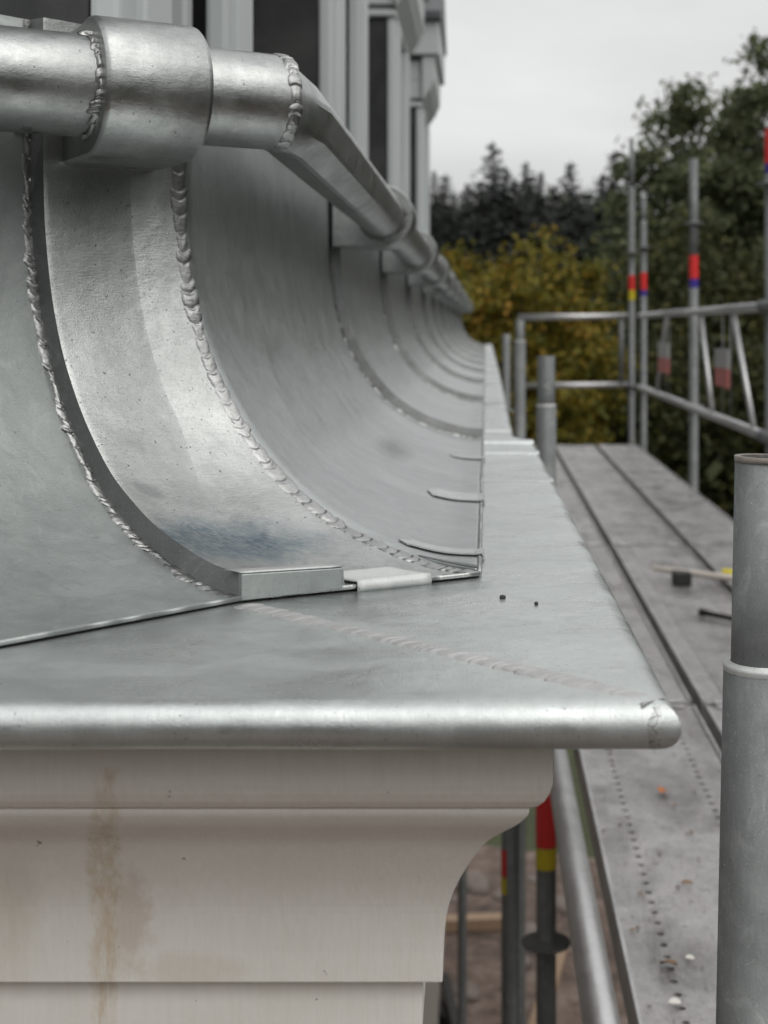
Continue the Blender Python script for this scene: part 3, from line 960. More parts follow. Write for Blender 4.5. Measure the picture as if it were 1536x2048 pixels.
# saddle brackets that hold the pipe off the roof
def bracket(c, axis, inward, r, length, seed, label, back=0.1, ring=True):
    axis = axis.normalized(); up = Vector((0, 0, 1)); out = -inward
    root = thing('pipe_bracket', label, 'bracket', tuple(c), 'saddle brackets along the pipe')
    outer, inner = [], []
    n = 26
    for k in range(n+1):
        a = math.pi/2 - math.pi*k/n
        o = up*math.sin(a) + out*math.cos(a)
        outer.append(o*r)
    bo = [inward*(back*f) + up*(-r) for f in (0.25, 0.6, 1.0)] + [inward*(back*f) + up*(r*0.94) for f in (1.0, 0.6, 0.25)]
    loop = outer + bo
    rows = []
    rnd = 0.004
    for t, k in ((0, 0.955), (rnd*0.4, 0.985), (rnd, 1.0), (length*0.5, 1.004), (length-rnd, 1.0), (length-rnd*0.4, 0.985), (length, 0.955)):
        rows.append([c + axis*t + v*k for v in loop])
    mb = MB(); mb.grid(rows, closed=True)
    for r_ in (rows[0], rows[-1]):
        mb.add(r_, [tuple(range(len(loop)))])
    L = root.location; mb.v = [(x-L.x, y-L.y, z-L.z) for x, y, z in mb.v]
    sm = mb.build('saddle', M['pipe'], root)
    m = sm.modifiers.new('split', 'EDGE_SPLIT'); m.split_angle = math.radians(35)
    if ring:
        wb = ring_weld(c - axis*0.001, axis, PR+0.0006, 0.011, 0.0026, 0.0085, seed, jag=0.38, arc=0.3, edge=0.5)
        wb.v = [(x-L.x, y-L.y, z-L.z) for x, y, z in wb.v]
        wb.build('weld_ring', M['solder'], root)
    return root
inw = Vector((-0.527, 0.85, 0)).normalized()
bracket(bend + dl*0.150, -dl, inw, 0.0515, 0.079, 61, 'big zinc saddle bracket on the pipe just before its corner bend', back=0.085)
LB = ['zinc saddle bracket at the lower end of the first pipe run past the bend', 'second zinc saddle bracket past the bend in the pipe', 'third zinc saddle bracket past the bend in the pipe']
for i, y in enumerate(SEAMS):
    lb = LB[i] if i < 3 else 'small blurred zinc saddle bracket far along the pipe, beyond the third past the bend'
    bracket(Vector((-0.1645, y-0.02, PZ)), Vector((0, 1, 0)), Vector((-1, 0, 0)), 0.050, 0.11, 70+i, lb, back=0.082, ring=i < 4)

# ------------------------------------------------------------------ dormers
XF = -0.378
def dormer(y0, y1, label):
    root = thing('dormer', label, 'dormer window', (XF, (y0+y1)/2, 0.18), 'dormers above the curved roof')
    def B(name, mat, lo, hi, par=None, bev=0.006):
        mb = MB(); mb.box(lo, hi); L = root.location
        mb.v = [(x-L.x, y-L.y, z-L.z) for x, y, z in mb.v]
        return mb.build(name, mat, par or root, bevel=bev)
    zb, zt = 0.18, 1.285
    B('cheek_panel', M['cheek'], (-0.80, y0+0.012, zb), (XF-0.035, y0+0.06, zt))
    B('cheek_panel', M['cheek'], (-0.80, y1-0.06, zb), (XF-0.035, y1-0.012, zt))
    jw = (y1-y0)*0.27
    B('jamb', M['dormer'], (XF-0.033, y0, zb), (XF, y0+jw, zt), bev=0.008)
    B('jamb', M['dormer'], (XF-0.033, y1-jw, zb), (XF, y1, zt), bev=0.008)
    B('corner_post', M['dormer'], (XF-0.01, y0+jw*0.3, zb), (XF+0.012, y0+jw*0.85, zt-0.002), bev=0.005)
    B('corner_post', M['dormer'], (XF-0.01, y1-jw*0.85, zb), (XF+0.012, y1-jw*0.3, zt-0.002), bev=0.005)
    wn_ = B('window', M['dormer'], (XF-0.10, y0+jw+0.002, zb), (XF-0.055, y1-jw-0.002, zb+0.07))
    B('sash', M['dormer'], (XF-0.095, y0+jw+0.002, zb+0.072), (XF-0.05, y0+jw+0.05, zt-0.05), wn_)
    B('sash', M['dormer'], (XF-0.095, y1-jw-0.05, zb+0.072), (XF-0.05, y1-jw-0.002, zt-0.05), wn_)
    B('sash', M['dormer'], (XF-0.095, y0+jw+0.002, zt-0.048), (XF-0.05, y1-jw-0.002, zt-0.002), wn_)
    B('pane', M['glass'], (XF-0.085, y0+jw+0.052, zb+0.074), (XF-0.075, y1-jw-0.052, zt-0.05), wn_)
    # moulded head, stepping out towards the front
    B('head_rail', M['dormer'], (-0.80, y0-0.012, zt+0.002), (XF+0.006, y1+0.012, zt+0.03))
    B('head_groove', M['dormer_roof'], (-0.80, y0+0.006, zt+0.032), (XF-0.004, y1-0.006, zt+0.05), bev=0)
    B('head_block', M['dormer'], (-0.80, y0, zt+0.052), (XF+0.004, y1, zt+0.155))
    hp = MB()
    hp.prism([(XF+0.003, zt+0.03), (XF+0.05, zt+0.10), (XF+0.062, zt+0.13), (XF+0.075, zt+0.157), (XF+0.078, zt+0.30), (XF+0.003, zt+0.30)], 'y', y0-0.03, y1+0.03)
    L = root.location; hp.v = [(x-L.x, y-L.y, z-L.z) for x, y, z in hp.v]
    hp.build('corbel', M['dormer'], root, bevel=0.006)
    B('frieze', M['dormer'], (-0.80, y0+0.004, zt+0.157), (XF+0.002, y1-0.004, zt+0.28))
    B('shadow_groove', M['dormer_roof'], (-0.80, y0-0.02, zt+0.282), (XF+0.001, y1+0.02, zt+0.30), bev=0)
    B('cornice_block', M['dormer'], (-0.80, y0-0.05, zt+0.302), (XF+0.105, y1+0.05, zt+0.50))
    ym = (y0+y1)/2
    rp = MB()
    rp.prism([(y0-0.09, zt+0.502), (y1+0.09, zt+0.502), (y1+0.09, zt+0.55), (ym, zt+0.86), (y0-0.09, zt+0.55)], 'x', -0.80, XF+0.118)
    rp.v = [(x-L.x, y-L.y, z-L.z) for x, y, z in rp.v]
    rp.build('hood_roof', M['dormer_roof'], root, bevel=0.004)
    return root
dormer(1.50, 2.35, 'dormer with pale grey jambs standing above the big pipe bracket')
dormer(3.55, 4.60, 'dormer with wide dark cheek rising behind the pipe bend')
dormer(6.02, 7.06, 'dormer whose narrow dark cheek has its head rail in view')
dormer(8.50, 9.50, 'end dormer whose whole projecting hood stands against the sky')
# flat roof strip between skirt top and dormer feet
gs = MB()
gs.prism([(-1.4, 1.02), (-0.75, 1.02), (-0.355, 1.10), (-0.2505, 1.19), (-0.2505, 14.6), (-0.85, 14.6), (-0.85, 1.8), (-1.4, 1.8)], 'z', 0.150, 0.176)
gs.build('gutter_floor', M['zinc_matt'], roof)

# ------------------------------------------------------------------ scaffold
def standard(x, y, top, label, step=None, rings=(), bands=(), lean=0.0, zlow=GROUND, cat='scaffold post', narrow=0.0195, holes=(), r=0.0242):
    """upright tube; STEP: height where the thick tube ends and the spigot begins"""
    root = thing('scaffold_post', label, cat, (x, y, zlow), 'upright scaffold posts')
    root.rotation_euler = (0, lean, 0)
    zt = (step if step is not None else top) - zlow
    t = MB().tube((0, 0, 0), (0, 0, zt), r, 24, wall=0.0035)
    t.build('tube', M['galv'], root)
    if step is not None:
        s = MB().tube((0, 0, zt-0.1), (0, 0, top-zlow), narrow, 24, wall=0.003)
        so = s.build('spigot', M['galv'], root)
        k = MB().lathe((0, 0, zt), [(r+0.0001, -0.004), (r+0.0005, -0.0015), (r+0.0002, 0.0006), (narrow+0.0006, 0.0012), (narrow+0.0002, 0.002)], 24)
        k.build('collar', M['pale'], root)
        if abs(y-0.95) < 0.1:
            MB().tube((0, 0, top-zlow-0.0035), (0, 0, top-zlow+0.0004), narrow+0.0004, 24, wall=0.0034).build('rusty_rim', M['rust'], root)
    for z in rings:
        q = MB().lathe((0, 0, z-zlow), [(r+0.0004, -0.012), (r+0.006, -0.006), (0.058, -0.0045), (0.061, 0.0), (0.058, 0.0045), (r+0.006, 0.006), (r+0.0004, 0.012)], 24)
        q.build('rosette', M['galv'], root)
    for (z0, z1, c) in bands:
        MB().tube((0, 0, z0-zlow), (0, 0, z1-zlow), r+0.0012, 24, cap=False).build('sticker_band', M[c], root)
    for z in holes:
        MB().tube((0, -narrow-0.0012, z-zlow), (0, -narrow+0.003, z-zlow), 0.0062, 12).build('bolt_head', M['galv_bright'], root)
    return root
lean0 = 0.021
xb = 0.1828 + (-0.082 - GROUND)*(-lean0)
standard(xb, 0.95, -0.084, 'thick grey scaffold post with a stepped collar close by, cut by the picture edge', step=-0.220, lean=lean0, rings=(-0.72, -1.5))
standard(0.146, 3.52, -0.0715, 'scaffold post with two bolt heads standing out between ledge and deck', step=-0.19, rings=(-0.62, -1.495, -2.6), bands=((-1.313, -1.262, 'yellow'), (-1.260, -1.10, 'red')), holes=(-0.145, ), narrow=0.0212)
standard(0.142, 6.10, 0.028, 'scaffold post rising behind the ledge next to the end guardrail', step=-0.06, rings=(-0.5, -1.5), narrow=0.018)
standard(0.120, 8.60, -0.045, 'shortest scaffold post, just showing behind the other ledge post', rings=(-0.5, -1.5), r=0.022)
standard(1.198, 6.10, 0.845, 'scaffold post at the picture edge with a red and blue band', rings=(0.6, -0.46), bands=((0.685, 0.832, 'red'), (0.645, 0.683, 'blue')))
standard(1.203, 8.40, 0.97, 'scaffold post with red and blue band and a disc rosette above it', step=0.35, rings=(0.597, -0.46), bands=((0.277, 0.412, 'red'), (0.225, 0.275, 'blue')), r=0.0262, narrow=0.0262)
standard(1.195, 11.0, 0.985, 'shorter of the paired scaffold posts with a red and blue band', step=0.80, rings=(0.60, -0.46), bands=((0.277, 0.41, 'red'), (0.232, 0.275, 'blue')))
standard(1.135, 11.3, 1.47, 'tall scaffold post with a red and yellow band at the guardrail corner', step=1.08, rings=(0.575, -0.46), bands=((0.283, 0.40, 'red'), (0.205, 0.281, 'yellow')))
standard(0.068, 4.1, -0.40, 'dark scaffold post under the eave with a small red and yellow sticker', r=0.0242)
standard(-0.115, 7.0, -0.5, 'pale scaffold tube seen below the cornice next to the wall', r=0.022)

def pole(name, label, cat, p0, p1, r, mat='galv', group=None, ends=True):
    p0, p1 = Vector(p0), Vector(p1)
    root = thing(name, label, cat, tuple(p0), group)
    mb = MB().tube((0, 0, 0), p1-p0, r, 20, wall=min(0.004, r*0.4))
    mb.build('tube', M[mat], root)
    if ends:
        d = (p1-p0).normalized()
        L = (p1-p0).length
        for t in (0.0, L):
            MB().tube(d*(t-0.03), d*(t+0.03), r*1.25, 14).build('wedge_head', M['galv'], root)
    return root
# guardrails along the outer side
RX = 1.165
pole('guardrail', 'upper tube guardrail along the outer edge of the scaffold', 'guardrail', (RX, 0.95, 0.082), (RX, 6.08, 0.085), 0.0225, group='scaffold guardrails')
pole('guardrail', 'lower tube guardrail along the outer edge of the scaffold', 'guardrail', (RX, 0.95, -0.46), (RX, 6.08, -0.46), 0.0225, group='scaffold guardrails')
GR = 'bays of lattice guardrail along the scaffold'
def lattice(y0, y1, label, struts, tagy):
    root = thing('lattice_guardrail', label, 'guardrail', (RX, y0, -0.46), GR)
    L = root.location
    def T(name, a, b, r, mat):
        mb = MB().tube(Vector(a)-L, Vector(b)-L, r, 16)
        return mb.build(name, M[mat], root)
    T('top_rail', (RX, y0+0.03, 0.083), (RX, y1-0.03, 0.081), 0.021, 'galv_bright')
    T('bottom_rail', (RX, y0+0.03, -0.458), (RX, y1-0.03, -0.458), 0.021, 'galv_bright')
    for a, b in struts:
        T('strut', (RX-0.002, a, 0.062), (RX-0.002, b, -0.437), 0.0135, 'galv_bright')
    for yt in tagy:
        T('wire', (RX+0.01, yt-0.035, 0.06), (RX+0.01, yt-0.035, -0.437), 0.0035, 'galv')
        T('wire', (RX+0.01, yt+0.20, 0.06), (RX+0.01, yt+0.20, -0.437), 0.0035, 'galv')
    return root
lattice(6.10, 8.40, 'lattice guardrail bay with two pale slanting struts', [(7.86, 7.45), (6.82, 6.30)], [7.0])
lattice(8.40, 11.0, 'lattice guardrail bay with thin dark wires beyond the slanting pale struts', [(9.35, 9.85)], [9.35])
def hang_tag(y, w_, zt, zb, label):
    root = thing('warning_tag', label, 'sign', (RX-0.012, y, zb), 'small tags hung in the guardrail')
    zm = (zt+zb)/2
    MB().box((-0.004, -w_/2, zm-zb), (0.004, w_/2, zt-zb)).build('white_half', M['tag_white'], root)
    MB().box((-0.0035, -w_/2, 0), (0.0035, w_/2, zm-zb-0.001)).build('red_half', M['tag_red'], root)
    return root
hang_tag(7.09, 0.40, -0.11, -0.295, 'white and red tag hung between the two pale struts')
hang_tag(9.42, 0.55, -0.105, -0.30, 'white and red tag hung among the thin dark wires')
# end guard frame across the far end
eg = thing('end_guardrail', 'pale tube guard frame closing the end of the scaffold deck', 'guardrail', (0.27, 11.32, -0.46))
L = eg.location
for nm, a, b, r, mt in (('top_rail', (0.25, 11.32, 0.072), (1.13, 11.32, 0.08), 0.024, 'galv_bright'), ('bottom_rail', (0.27, 11.32, -0.462), (1.13, 11.32, -0.455), 0.022, 'galv_bright'),
                        ('side_tube', (0.275, 11.32, -0.92), (0.275, 11.32, 0.05), 0.024, 'galv'), ('side_tube', (1.058, 11.32, -0.435), (1.058, 11.32, 0.052), 0.021, 'galv')):
    MB().tube(Vector(a)-L, Vector(b)-L, r, 16).build(nm, M[mt], eg)

# ledgers and transoms
pole('ledger', 'bright grey scaffold tube running between the cornice and the deck', 'scaffold tube', (0.151, 0.95, -0.90), (0.146, 3.50, -0.90), 0.0242, 'galv_bright', 'long scaffold tubes below the deck')
for y0, y1 in ((3.54, 6.08), (6.12, 8.58)):
    pole('ledger', 'long scaffold tube beside the deck, %s' % ('starting at the bolted post' if y0 < 4 else 'one bay beyond the bolted post'), 'scaffold tube', (0.146, y0, -0.90), (0.142, y1, -0.90), 0.0242, 'galv', 'long scaffold tubes below the deck')
TN = {0.95: 'by the stepped post', 3.52: 'by the bolted post', 6.10: 'by the first lattice bay', 8.66: 'by the post with the disc', 11.2: 'by the end guard frame'}
for y in TN:
    pole('transom', 'cross tube under the deck boards, %s' % TN[y], 'scaffold tube', (0.17, y, -0.975), (1.17, y, -0.975), 0.022, 'galv', 'cross tubes under the deck')
def patch(root, z0, z1, c, a0, a1, r=0.0254):
    rows = [[(r*math.cos(a0+(a1-a0)*k/8), r*math.sin(a0+(a1-a0)*k/8), z-GROUND) for k in range(9)] for z in (z0, z1)]
    MB().grid(rows).build('sticker', M[c], root)
dark_post = [o for o in bpy.data.objects if o.get('label', '').startswith('dark scaffold post under')][0]
patch(dark_post, -1.60, -1.553, 'yellow', math.pi*1.0, math.pi*1.36)
patch(dark_post, -1.551, -1.475, 'red', math.pi*1.0, math.pi*1.36)
# deck boards
BL, BW = 2.535, 0.304
def deck_mesh():
    mb = MB()
    hl = (-0.088, 0.082); c = 0.02
    xs = [-BW/2+0.004, hl[0]-c, hl[0]+c, hl[1]-c, hl[1]+c, BW/2-0.004]
    ny = int(BL/0.04); y0 = -ny*0.02
    def quad(xa, xb, ya, yb): mb.add([(xa, ya, 0), (xb, ya, 0), (xb, yb, 0), (xa, yb, 0)], [(0, 1, 2, 3)])
    for a, b in ((0, 1), (2, 3), (4, 5)): quad(xs[a], xs[b], -BL/2, BL/2)
    for h in hl:
        quad(h-c, h+c, -BL/2, y0); quad(h-c, h+c, -y0, BL/2)
        for k in range(ny):
            yc = y0 + 0.04*k + 0.02
            sq = [(h+c*math.cos(a)/max(abs(math.cos(a)), abs(math.sin(a))), yc+0.02*math.sin(a)/max(abs(math.cos(a)), abs(math.sin(a))), 0) for a in [j*math.pi/4 for j in range(8)]]
            ci = [(h+0.0062*math.cos(a), yc+0.0062*math.sin(a), 0.0012) for a in [j*math.pi/4 for j in range(8)]]
            cd = [(x, y, -0.004) for x, y, z in ci]
            mb.add(sq+ci+cd, [(j, (j+1) % 8, 8+(j+1) % 8, 8+j) for j in range(8)] + [(8+j, 8+(j+1) % 8, 16+(j+1) % 8, 16+j) for j in range(8)])
    return mb
def make_board():
    root = thing('deck_board', 'x', 'scaffold board', (0, 0, 0), 'steel deck boards of the scaffold')
    deck_mesh().build('perforated_plate', M['deck'], root)
    for s in (-1, 1):
        mb = MB().prism([(s*(BW/2-0.008), 0.0), (s*(BW/2-0.006), 0.007), (s*(BW/2-0.001), 0.0075), (s*BW/2, 0.005), (s*BW/2, -0.058), (s*(BW/2-0.018), -0.058), (s*(BW/2-0.018), -0.055), (s*(BW/2-0.004), -0.055)], 'y', -BL/2, BL/2)
        mb.build('side_rail', M['deck_rim'], root)
        MB().box((-BW/2+0.005, s*(BL/2)-0.004, -0.058), (BW/2-0.005, s*(BL/2)+0.004, 0.003)).build('end_cap', M['deck_rim'], root)
        for hx in (-0.1, 0.1):
            MB().box((hx-0.025, s*(BL/2)-0.012, 0.001), (hx+0.025, s*(BL/2)+0.006, 0.007)).build('hook', M['deck_rim'], root, bevel=0.002)
    return root
BX = (0.352, 0.681, 1.012)
BY = (2.235, 4.81, 7.38, 9.95)
RN = ('ledge side row', 'middle row', 'guardrail side row')
YN = ('beside the stepped post close by', 'beyond the bolted post, second along', 'third along from the picture bottom', 'at the end guard frame')
proto = make_board()
for i, bx in enumerate(BX):
    for j, by in enumerate(BY):
        o = proto if i == j == 0 else copy_tree(proto)
        o.location = (bx, by, -0.92 + random.uniform(-0.002, 0.002))
        o.rotation_euler = (0, 0, random.uniform(-0.0015, 0.0015))
        o['label'] = 'perforated steel deck board, %s, %s' % (RN[i], YN[j])

# ------------------------------------------------------------------ small things
def leaf(x, y, z, size, mat, label, name='fallen_leaf', rot=0.0, cat='leaf'):
    mb = MB(); rows = []
    for i in range(7):
        t = i/6; wv = size*0.36*math.sin(math.pi*min(1, t*0.93+0.05))**0.8
        rows.append([(size*(t-0.5), wv*v, size*(0.10*math.sin(3*t)+0.14*abs(v)+0.06*t*v)) for v in (-1, -0.5, 0, 0.5, 1)])
    mb.grid(rows)
    o = mb.build(name, M[mat], solid=0.0006)
    o.location = (x, y, z); o.rotation_euler = (0.1, 0.15, rot)
    return tag(o, label, cat, 'litter lying on the scaffold deck')
ZD = -0.916
leaf(0.347, 2.85, ZD, 0.030, 'leaf_orange', 'curled orange leaf on the deck board under the ledge corner', rot=1.2)
leaf(0.330, 2.38, ZD, 0.020, 'leaf_brown', 'small brown leaf between the two rows of holes', rot=0.3)
leaf(0.262, 2.08, ZD, 0.026, 'leaf_brown', 'brown leaf lying across the row of holes', rot=2.7)
leaf(0.295, 2.10, ZD, 0.014, 'chip', 'pale paint flake next to the row of holes', 'paint_flake', 0.1, 'flake')
leaf(0.42, 2.35, ZD, 0.014, 'chip', 'tiny pale flake next to the outer row of holes', 'paint_flake', 0.8, 'flake')
leaf(0.255, 1.96, ZD, 0.02, 'chip', 'tiny pale flake near the picture bottom beside the board rim', 'paint_flake', 0.5, 'flake')
gr_ = random.Random(9); mbs = [MB(), MB()]
for k in range(420):
    bx = gr_.choice(BX); y = 1.9 + 6*gr_.random()**1.8; x = bx + gr_.uniform(-0.148, 0.148)
    q = gr_.uniform(0.0015, 0.0048); a0 = gr_.uniform(0, 6.28); z = -0.9175
    pts = [(x + q*gr_.uniform(0.6, 1.5)*math.cos(a0 + j*1.257), y + q*gr_.uniform(0.6, 1.5)*math.sin(a0 + j*1.257), z) for j in range(5)]
    mbs[k % 3 == 0].add(pts + [(x, y, z + q*0.7)], [(j, (j+1) % 5, 5) for j in range(5)])
tag(mbs[0].build('deck_grit', M['leaf_brown']), kind='stuff')
tag(mbs[1].build('mortar_crumbs', M['rubble']), kind='stuff')
tl = thing('trowel', 'pale handled tool with black head and yellow grip lying on the deck', 'tool', (0.74, 5.12, -0.92))
def tcap(a, b, r0, r1, name, mat): MB().tube(a, b, r0, 12, r1=r1).build(name, M[mat], tl, bevel=0.002)
tcap((-0.135, 0.13, 0.045), (0.20, -0.06, 0.032), 0.009, 0.014, 'handle', 'wood_pale')
MB().box((-0.075, 0.015, 0.001), (-0.01, 0.085, 0.048)).build('head', M['black'], tl, bevel=0.006)
tcap((0.10, 0.03, 0.046), (0.175, 0.0, 0.042), 0.016, 0.016, 'grip', 'yellow')
st = thing('iron_bar', 'short dark bar lying on the deck behind the stepped post', 'bar', (0.73, 4.5, -0.905))
MB().tube((-0.045, 0.09, 0), (0.07, -0.05, 0.0), 0.0085, 10).build('shaft', M['black'], st)
MB().tube((-0.05, 0.096, 0), (-0.04, 0.083, 0.0), 0.0125, 10).build('knob', M['black'], st)
def crumb(x, y, s, label, seed):
    rnd = random.Random(seed); bm = bmesh.new()
    bmesh.ops.create_icosphere(bm, subdivisions=2, radius=s)
    for v in bm.verts:
        v.co *= 1 + 0.5*mnoise.noise(v.co*260 + Vector((seed, 0, 0)))
        v.co.x *= 1.2
    me = bpy.data.meshes.new('crumb'); bm.to_mesh(me); bm.free(); me.materials.append(M['black'])
    o = bpy.data.objects.new('dirt_crumb', me); link(o); o.location = (x, y, ZL+s*0.6)
    return tag(o, label, 'crumb', 'crumbs on the zinc ledge')
crumb(0.0117, 0.971, 0.0019, 'larger dark crumb lying on the wet ledge nearer the roof foot', 1)
crumb(0.0327, 0.949, 0.0013, 'smaller dark crumb lying on the wet ledge nearer the rolled lip', 2)
# rubble and timber on the building ground
rb = random.Random(5)
for k in range(22):
    s = rb.uniform(0.05, 0.16)
    bm = bmesh.new(); bmesh.ops.create_icosphere(bm, subdivisions=2, radius=s)
    for v in bm.verts: v.co *= 1 + 0.45*mnoise.noise(v.co*4 + Vector((k*7, 0, 0))); v.co.z *= 0.6
    me = bpy.data.meshes.new('rubble_stone'); bm.to_mesh(me); bm.free()
    me.materials.append(M['rubble'])
    o = bpy.data.objects.new('rubble_stone', me); link(o)
    yy = rb.uniform(12.6, 16.4)
    o.location = (rb.uniform(-0.036, 0.062)*yy, yy, GROUND + s*0.3)
    tag(o, 'lump of rubble on the bare soil under the eave', 'stone', 'rubble on the soil')
def plank(x, y, z, lx, ly, lz, rot, mat, label):
    o = MB().box((-lx/2, -ly/2, 0), (lx/2, ly/2, lz)).build('plank', M[mat], bevel=0.004)
    o.location = (x, y, z); o.rotation_euler = (0, 0, rot)
    return tag(o, label, 'plank', 'planks on the building ground')
plank(-0.05, 14.9, GROUND+0.02, 0.9, 0.16, 0.12, 0.1, 'wood', 'brown timber plank on the soil below the cornice')
plank(0.55, 13.3, GROUND+0.02, 2.2, 0.16, 0.06, 1.4, 'wood', 'brown plank on the soil under the long scaffold tube')
plank(-0.42, 13.0, GROUND+0.02, 1.1, 0.10, 0.10, 2.0, 'black', 'dark beam lying on the soil against the wall')
plank(-0.30, 12.8, GROUND+0.13, 1.3, 0.08, 0.08, 1.7, 'black', 'dark beam propped across another beam on the soil')

# ------------------------------------------------------------------ trees
def quads_mesh(name, C_, U, V, mat):
    """N leaf quads: centres C_, half axes U, V (N x 3 arrays)"""
    N = len(C_)
    co = np.empty((N, 4, 3), np.float32)
    co[:, 0] = C_-U-V; co[:, 1] = C_+U-V*0.6; co[:, 2] = C_+U*0.9+V; co[:, 3] = C_-U*0.8+V*0.8
    me = bpy.data.meshes.new(name)
    me.vertices.add(N*4); me.loops.add(N*4); me.polygons.add(N)
    me.vertices.foreach_set('co', co.ravel())
    me.loops.foreach_set('vertex_index', np.arange(N*4, dtype=np.int32))
    me.polygons.foreach_set('loop_start', np.arange(0, N*4, 4, dtype=np.int32))
    me.polygons.foreach_set('loop_total', np.full(N, 4, np.int32))
    me.update(calc_edges=True)
    me.materials.append(mat)
    return me
def rand_axes(rng, N, size):
    a = rng.normal(size=(N, 3)); a /= np.linalg.norm(a, axis=1)[:, None]
    b = rng.normal(size=(N, 3)); b -= a*(a*b).sum(1)[:, None]; b /= np.linalg.norm(b, axis=1)[:, None]
    s = size*rng.uniform(0.6, 1.3, (N, 1))
    return a*s, b*s*0.6
def limbs(mb, base, h, spread, rng, r):
    p = Vector(base); tops = []
    q = p
    for k in range(6):
        nx = p + Vector((rng.normal()*0.06*h*0.3, rng.normal()*0.06*h*0.3, h*(k+1)/6))
        mb.tube(q, nx, r*(1-k/6.6), 8, r1=r*(1-(k+1)/6.6)); q = nx
        if k >= 1:
            for _ in range(3):
                a = rng.uniform(0, 6.28)
                e = q + Vector((math.cos(a)*spread*rng.uniform(0.4, 0.9), math.sin(a)*spread*rng.uniform(0.4, 0.9), h*rng.uniform(0.08, 0.3)))
                mb.tube(q, e, r*0.35*(1-k/8), 6, r1=r*0.08)
                tops.append(e)
    return tops
def broadleaf(name, label, loc, height, radius, mat, seed, n_clump=70, per=220, leafs=0.07, crown_lo=0.15, flat_=1.0, clump=0.22, group=None, ragged=0.25):
    rng = np.random.default_rng(seed)
    root = thing(name, label, 'tree', loc, group)
    mb = MB(); limbs(mb, (0, 0, 0), height*0.72, radius*0.62, rng, max(0.06, height*0.016)); mb.build('trunk', M['bark'], root)
    zc = height*(1+crown_lo)/2; hz = height*(1-crown_lo)/2
    d = rng.normal(size=(n_clump, 3)); d /= np.linalg.norm(d, axis=1)[:, None]
    rr = rng.uniform(0.25, 1.0, (n_clump, 1))**0.5 * (1 + ragged*rng.normal(size=(n_clump, 1))*0.5)
    c = d*rr*np.array([radius, radius, hz]) * 0.92 + np.array([0, 0, zc])
    cs = radius*clump*rng.uniform(0.6, 1.35, n_clump)
    P = np.concatenate([ci + rng.normal(size=(per, 3))*s*np.array([1, 1, 0.75]) for ci, s in zip(c, cs)])
    U, V = rand_axes(rng, len(P), leafs)
    me = quads_mesh('crown', P, U, V, mat)
    o = bpy.data.objects.new('crown', me); link(o, root)
    return root
def conifer_meshes(seed, h=14.0, r=2.6):
    rng = np.random.default_rng(seed)
    C_, U, V = [], [], []
    n_w = 52
    for k in range(n_w):
        t = (k+0.5)/n_w
        z = h*(0.05+0.95*t); rad = r*1.6*(1-t)**0.75*rng.uniform(0.72, 1.18) + 0.03
        nb = max(6, int(28*(1-t)+7))
        sz = 0.45 + 0.55*(1-t)
        for _ in range(nb):
            a = rng.uniform(0, 6.28); L_ = rad*rng.uniform(0.55, 1.15)
            m_ = max(2, int(L_/0.17))
            for q in range(m_):
                f = (q+0.7)/m_
                p = np.array([math.cos(a)*L_*f, math.sin(a)*L_*f, z - 0.38*L_*f*f + rng.normal()*0.05])
                for _r in range(2):
                    C_.append(p + rng.normal(size=3)*np.array([0.08, 0.08, 0.06]))
                    w_ = rng.normal(size=3)*0.04
                    U.append((np.array([math.cos(a), math.sin(a), -0.45])*0.20 + w_)*sz)
                    V.append((np.array([-math.sin(a), math.cos(a), 0.1])*0.11*rng.uniform(0.6, 1.3) + w_)*sz)
    for q in range(24):
        C_.append(np.array([0, 0, h*(0.96+0.045*q/24)])); U.append(np.array([0.03, 0.01, 0.10])); V.append(np.array([-0.01, 0.035, 0.02]))
    me = quads_mesh('crown', np.array(C_), np.array(U), np.array(V), M['fol_fir'])
    tm = MB().tube((0, 0, 0), (0, 0, h*0.97), 0.2, 8, r1=0.02).mesh('trunk'); tm.materials.append(M['bark'])
    return me, tm
CM = [conifer_meshes(s) for s in (1, 2, 3)]
def conifer(x, y, top, wide, k, label):
    base = GROUND if y < 75 else GROUND - 0.3 + 9.0/(1+math.exp(-(y-118)/14))-0.3
    root = thing('spruce_tree', label, 'conifer', (x, y, base), 'dark spruces beyond the garden')
    s = (top-base)/14.0
    root.scale = (s*wide, s*wide, s); root.rotation_euler = (0, 0, k*1.3)
    for me, nm in zip(CM[k % 3], ('crown', 'trunk')):
        link(bpy.data.objects.new(nm, me), root)
def at(px, D): return (px-972)/2900*D
def zt(py, D): return (653-py)/2900*D
FIRS = [(890, 352, 84, 1.3), (1205, 352, 82, 1.3), (1062, 352, 90, 1.4), (868, 345, 82, 0.75), (985, 288, 80, 1.15), (1010, 335, 86, 1.0), (1052, 328, 78, 0.95), (1082, 346, 84, 0.9), (1142, 328, 78, 1.05), (1228, 306, 74, 1.1),
        (935, 372, 92, 1.2), (1110, 372, 90, 1.2), (1180, 385, 84, 1.3), (905, 392, 88, 1.4), (960, 365, 76, 1.1), (1270, 352, 80, 1.2), (1030, 362, 74, 1.2), (1085, 392, 72, 1.3), (1155, 398, 72, 1.3), (900, 420, 76, 1.3)]
for k, (px, py, D, wd) in enumerate(FIRS):
    k -= 3
    lb = {1: 'tallest dark spruce with the pointed top above the autumn tree', 6: 'dark spruce just beside the tall red and yellow banded post',
          5: 'dark spruce with a lone sharp tip amid the tree line', 3: 'slim dark spruce tip beside the tallest spruce', 0: 'dark spruce showing against the edge of the end dormer', 4: 'spruce tip between the slim one and the lone sharp tip', 2: 'spruce whose tip touches the flank of the tallest spruce'}.get(k, 'dark spruce in the dense row beyond the autumn tree')
    conifer(at(px, D), D, zt(py, D), wd*1.15, k + 3, lb)
rfar = random.Random(11)
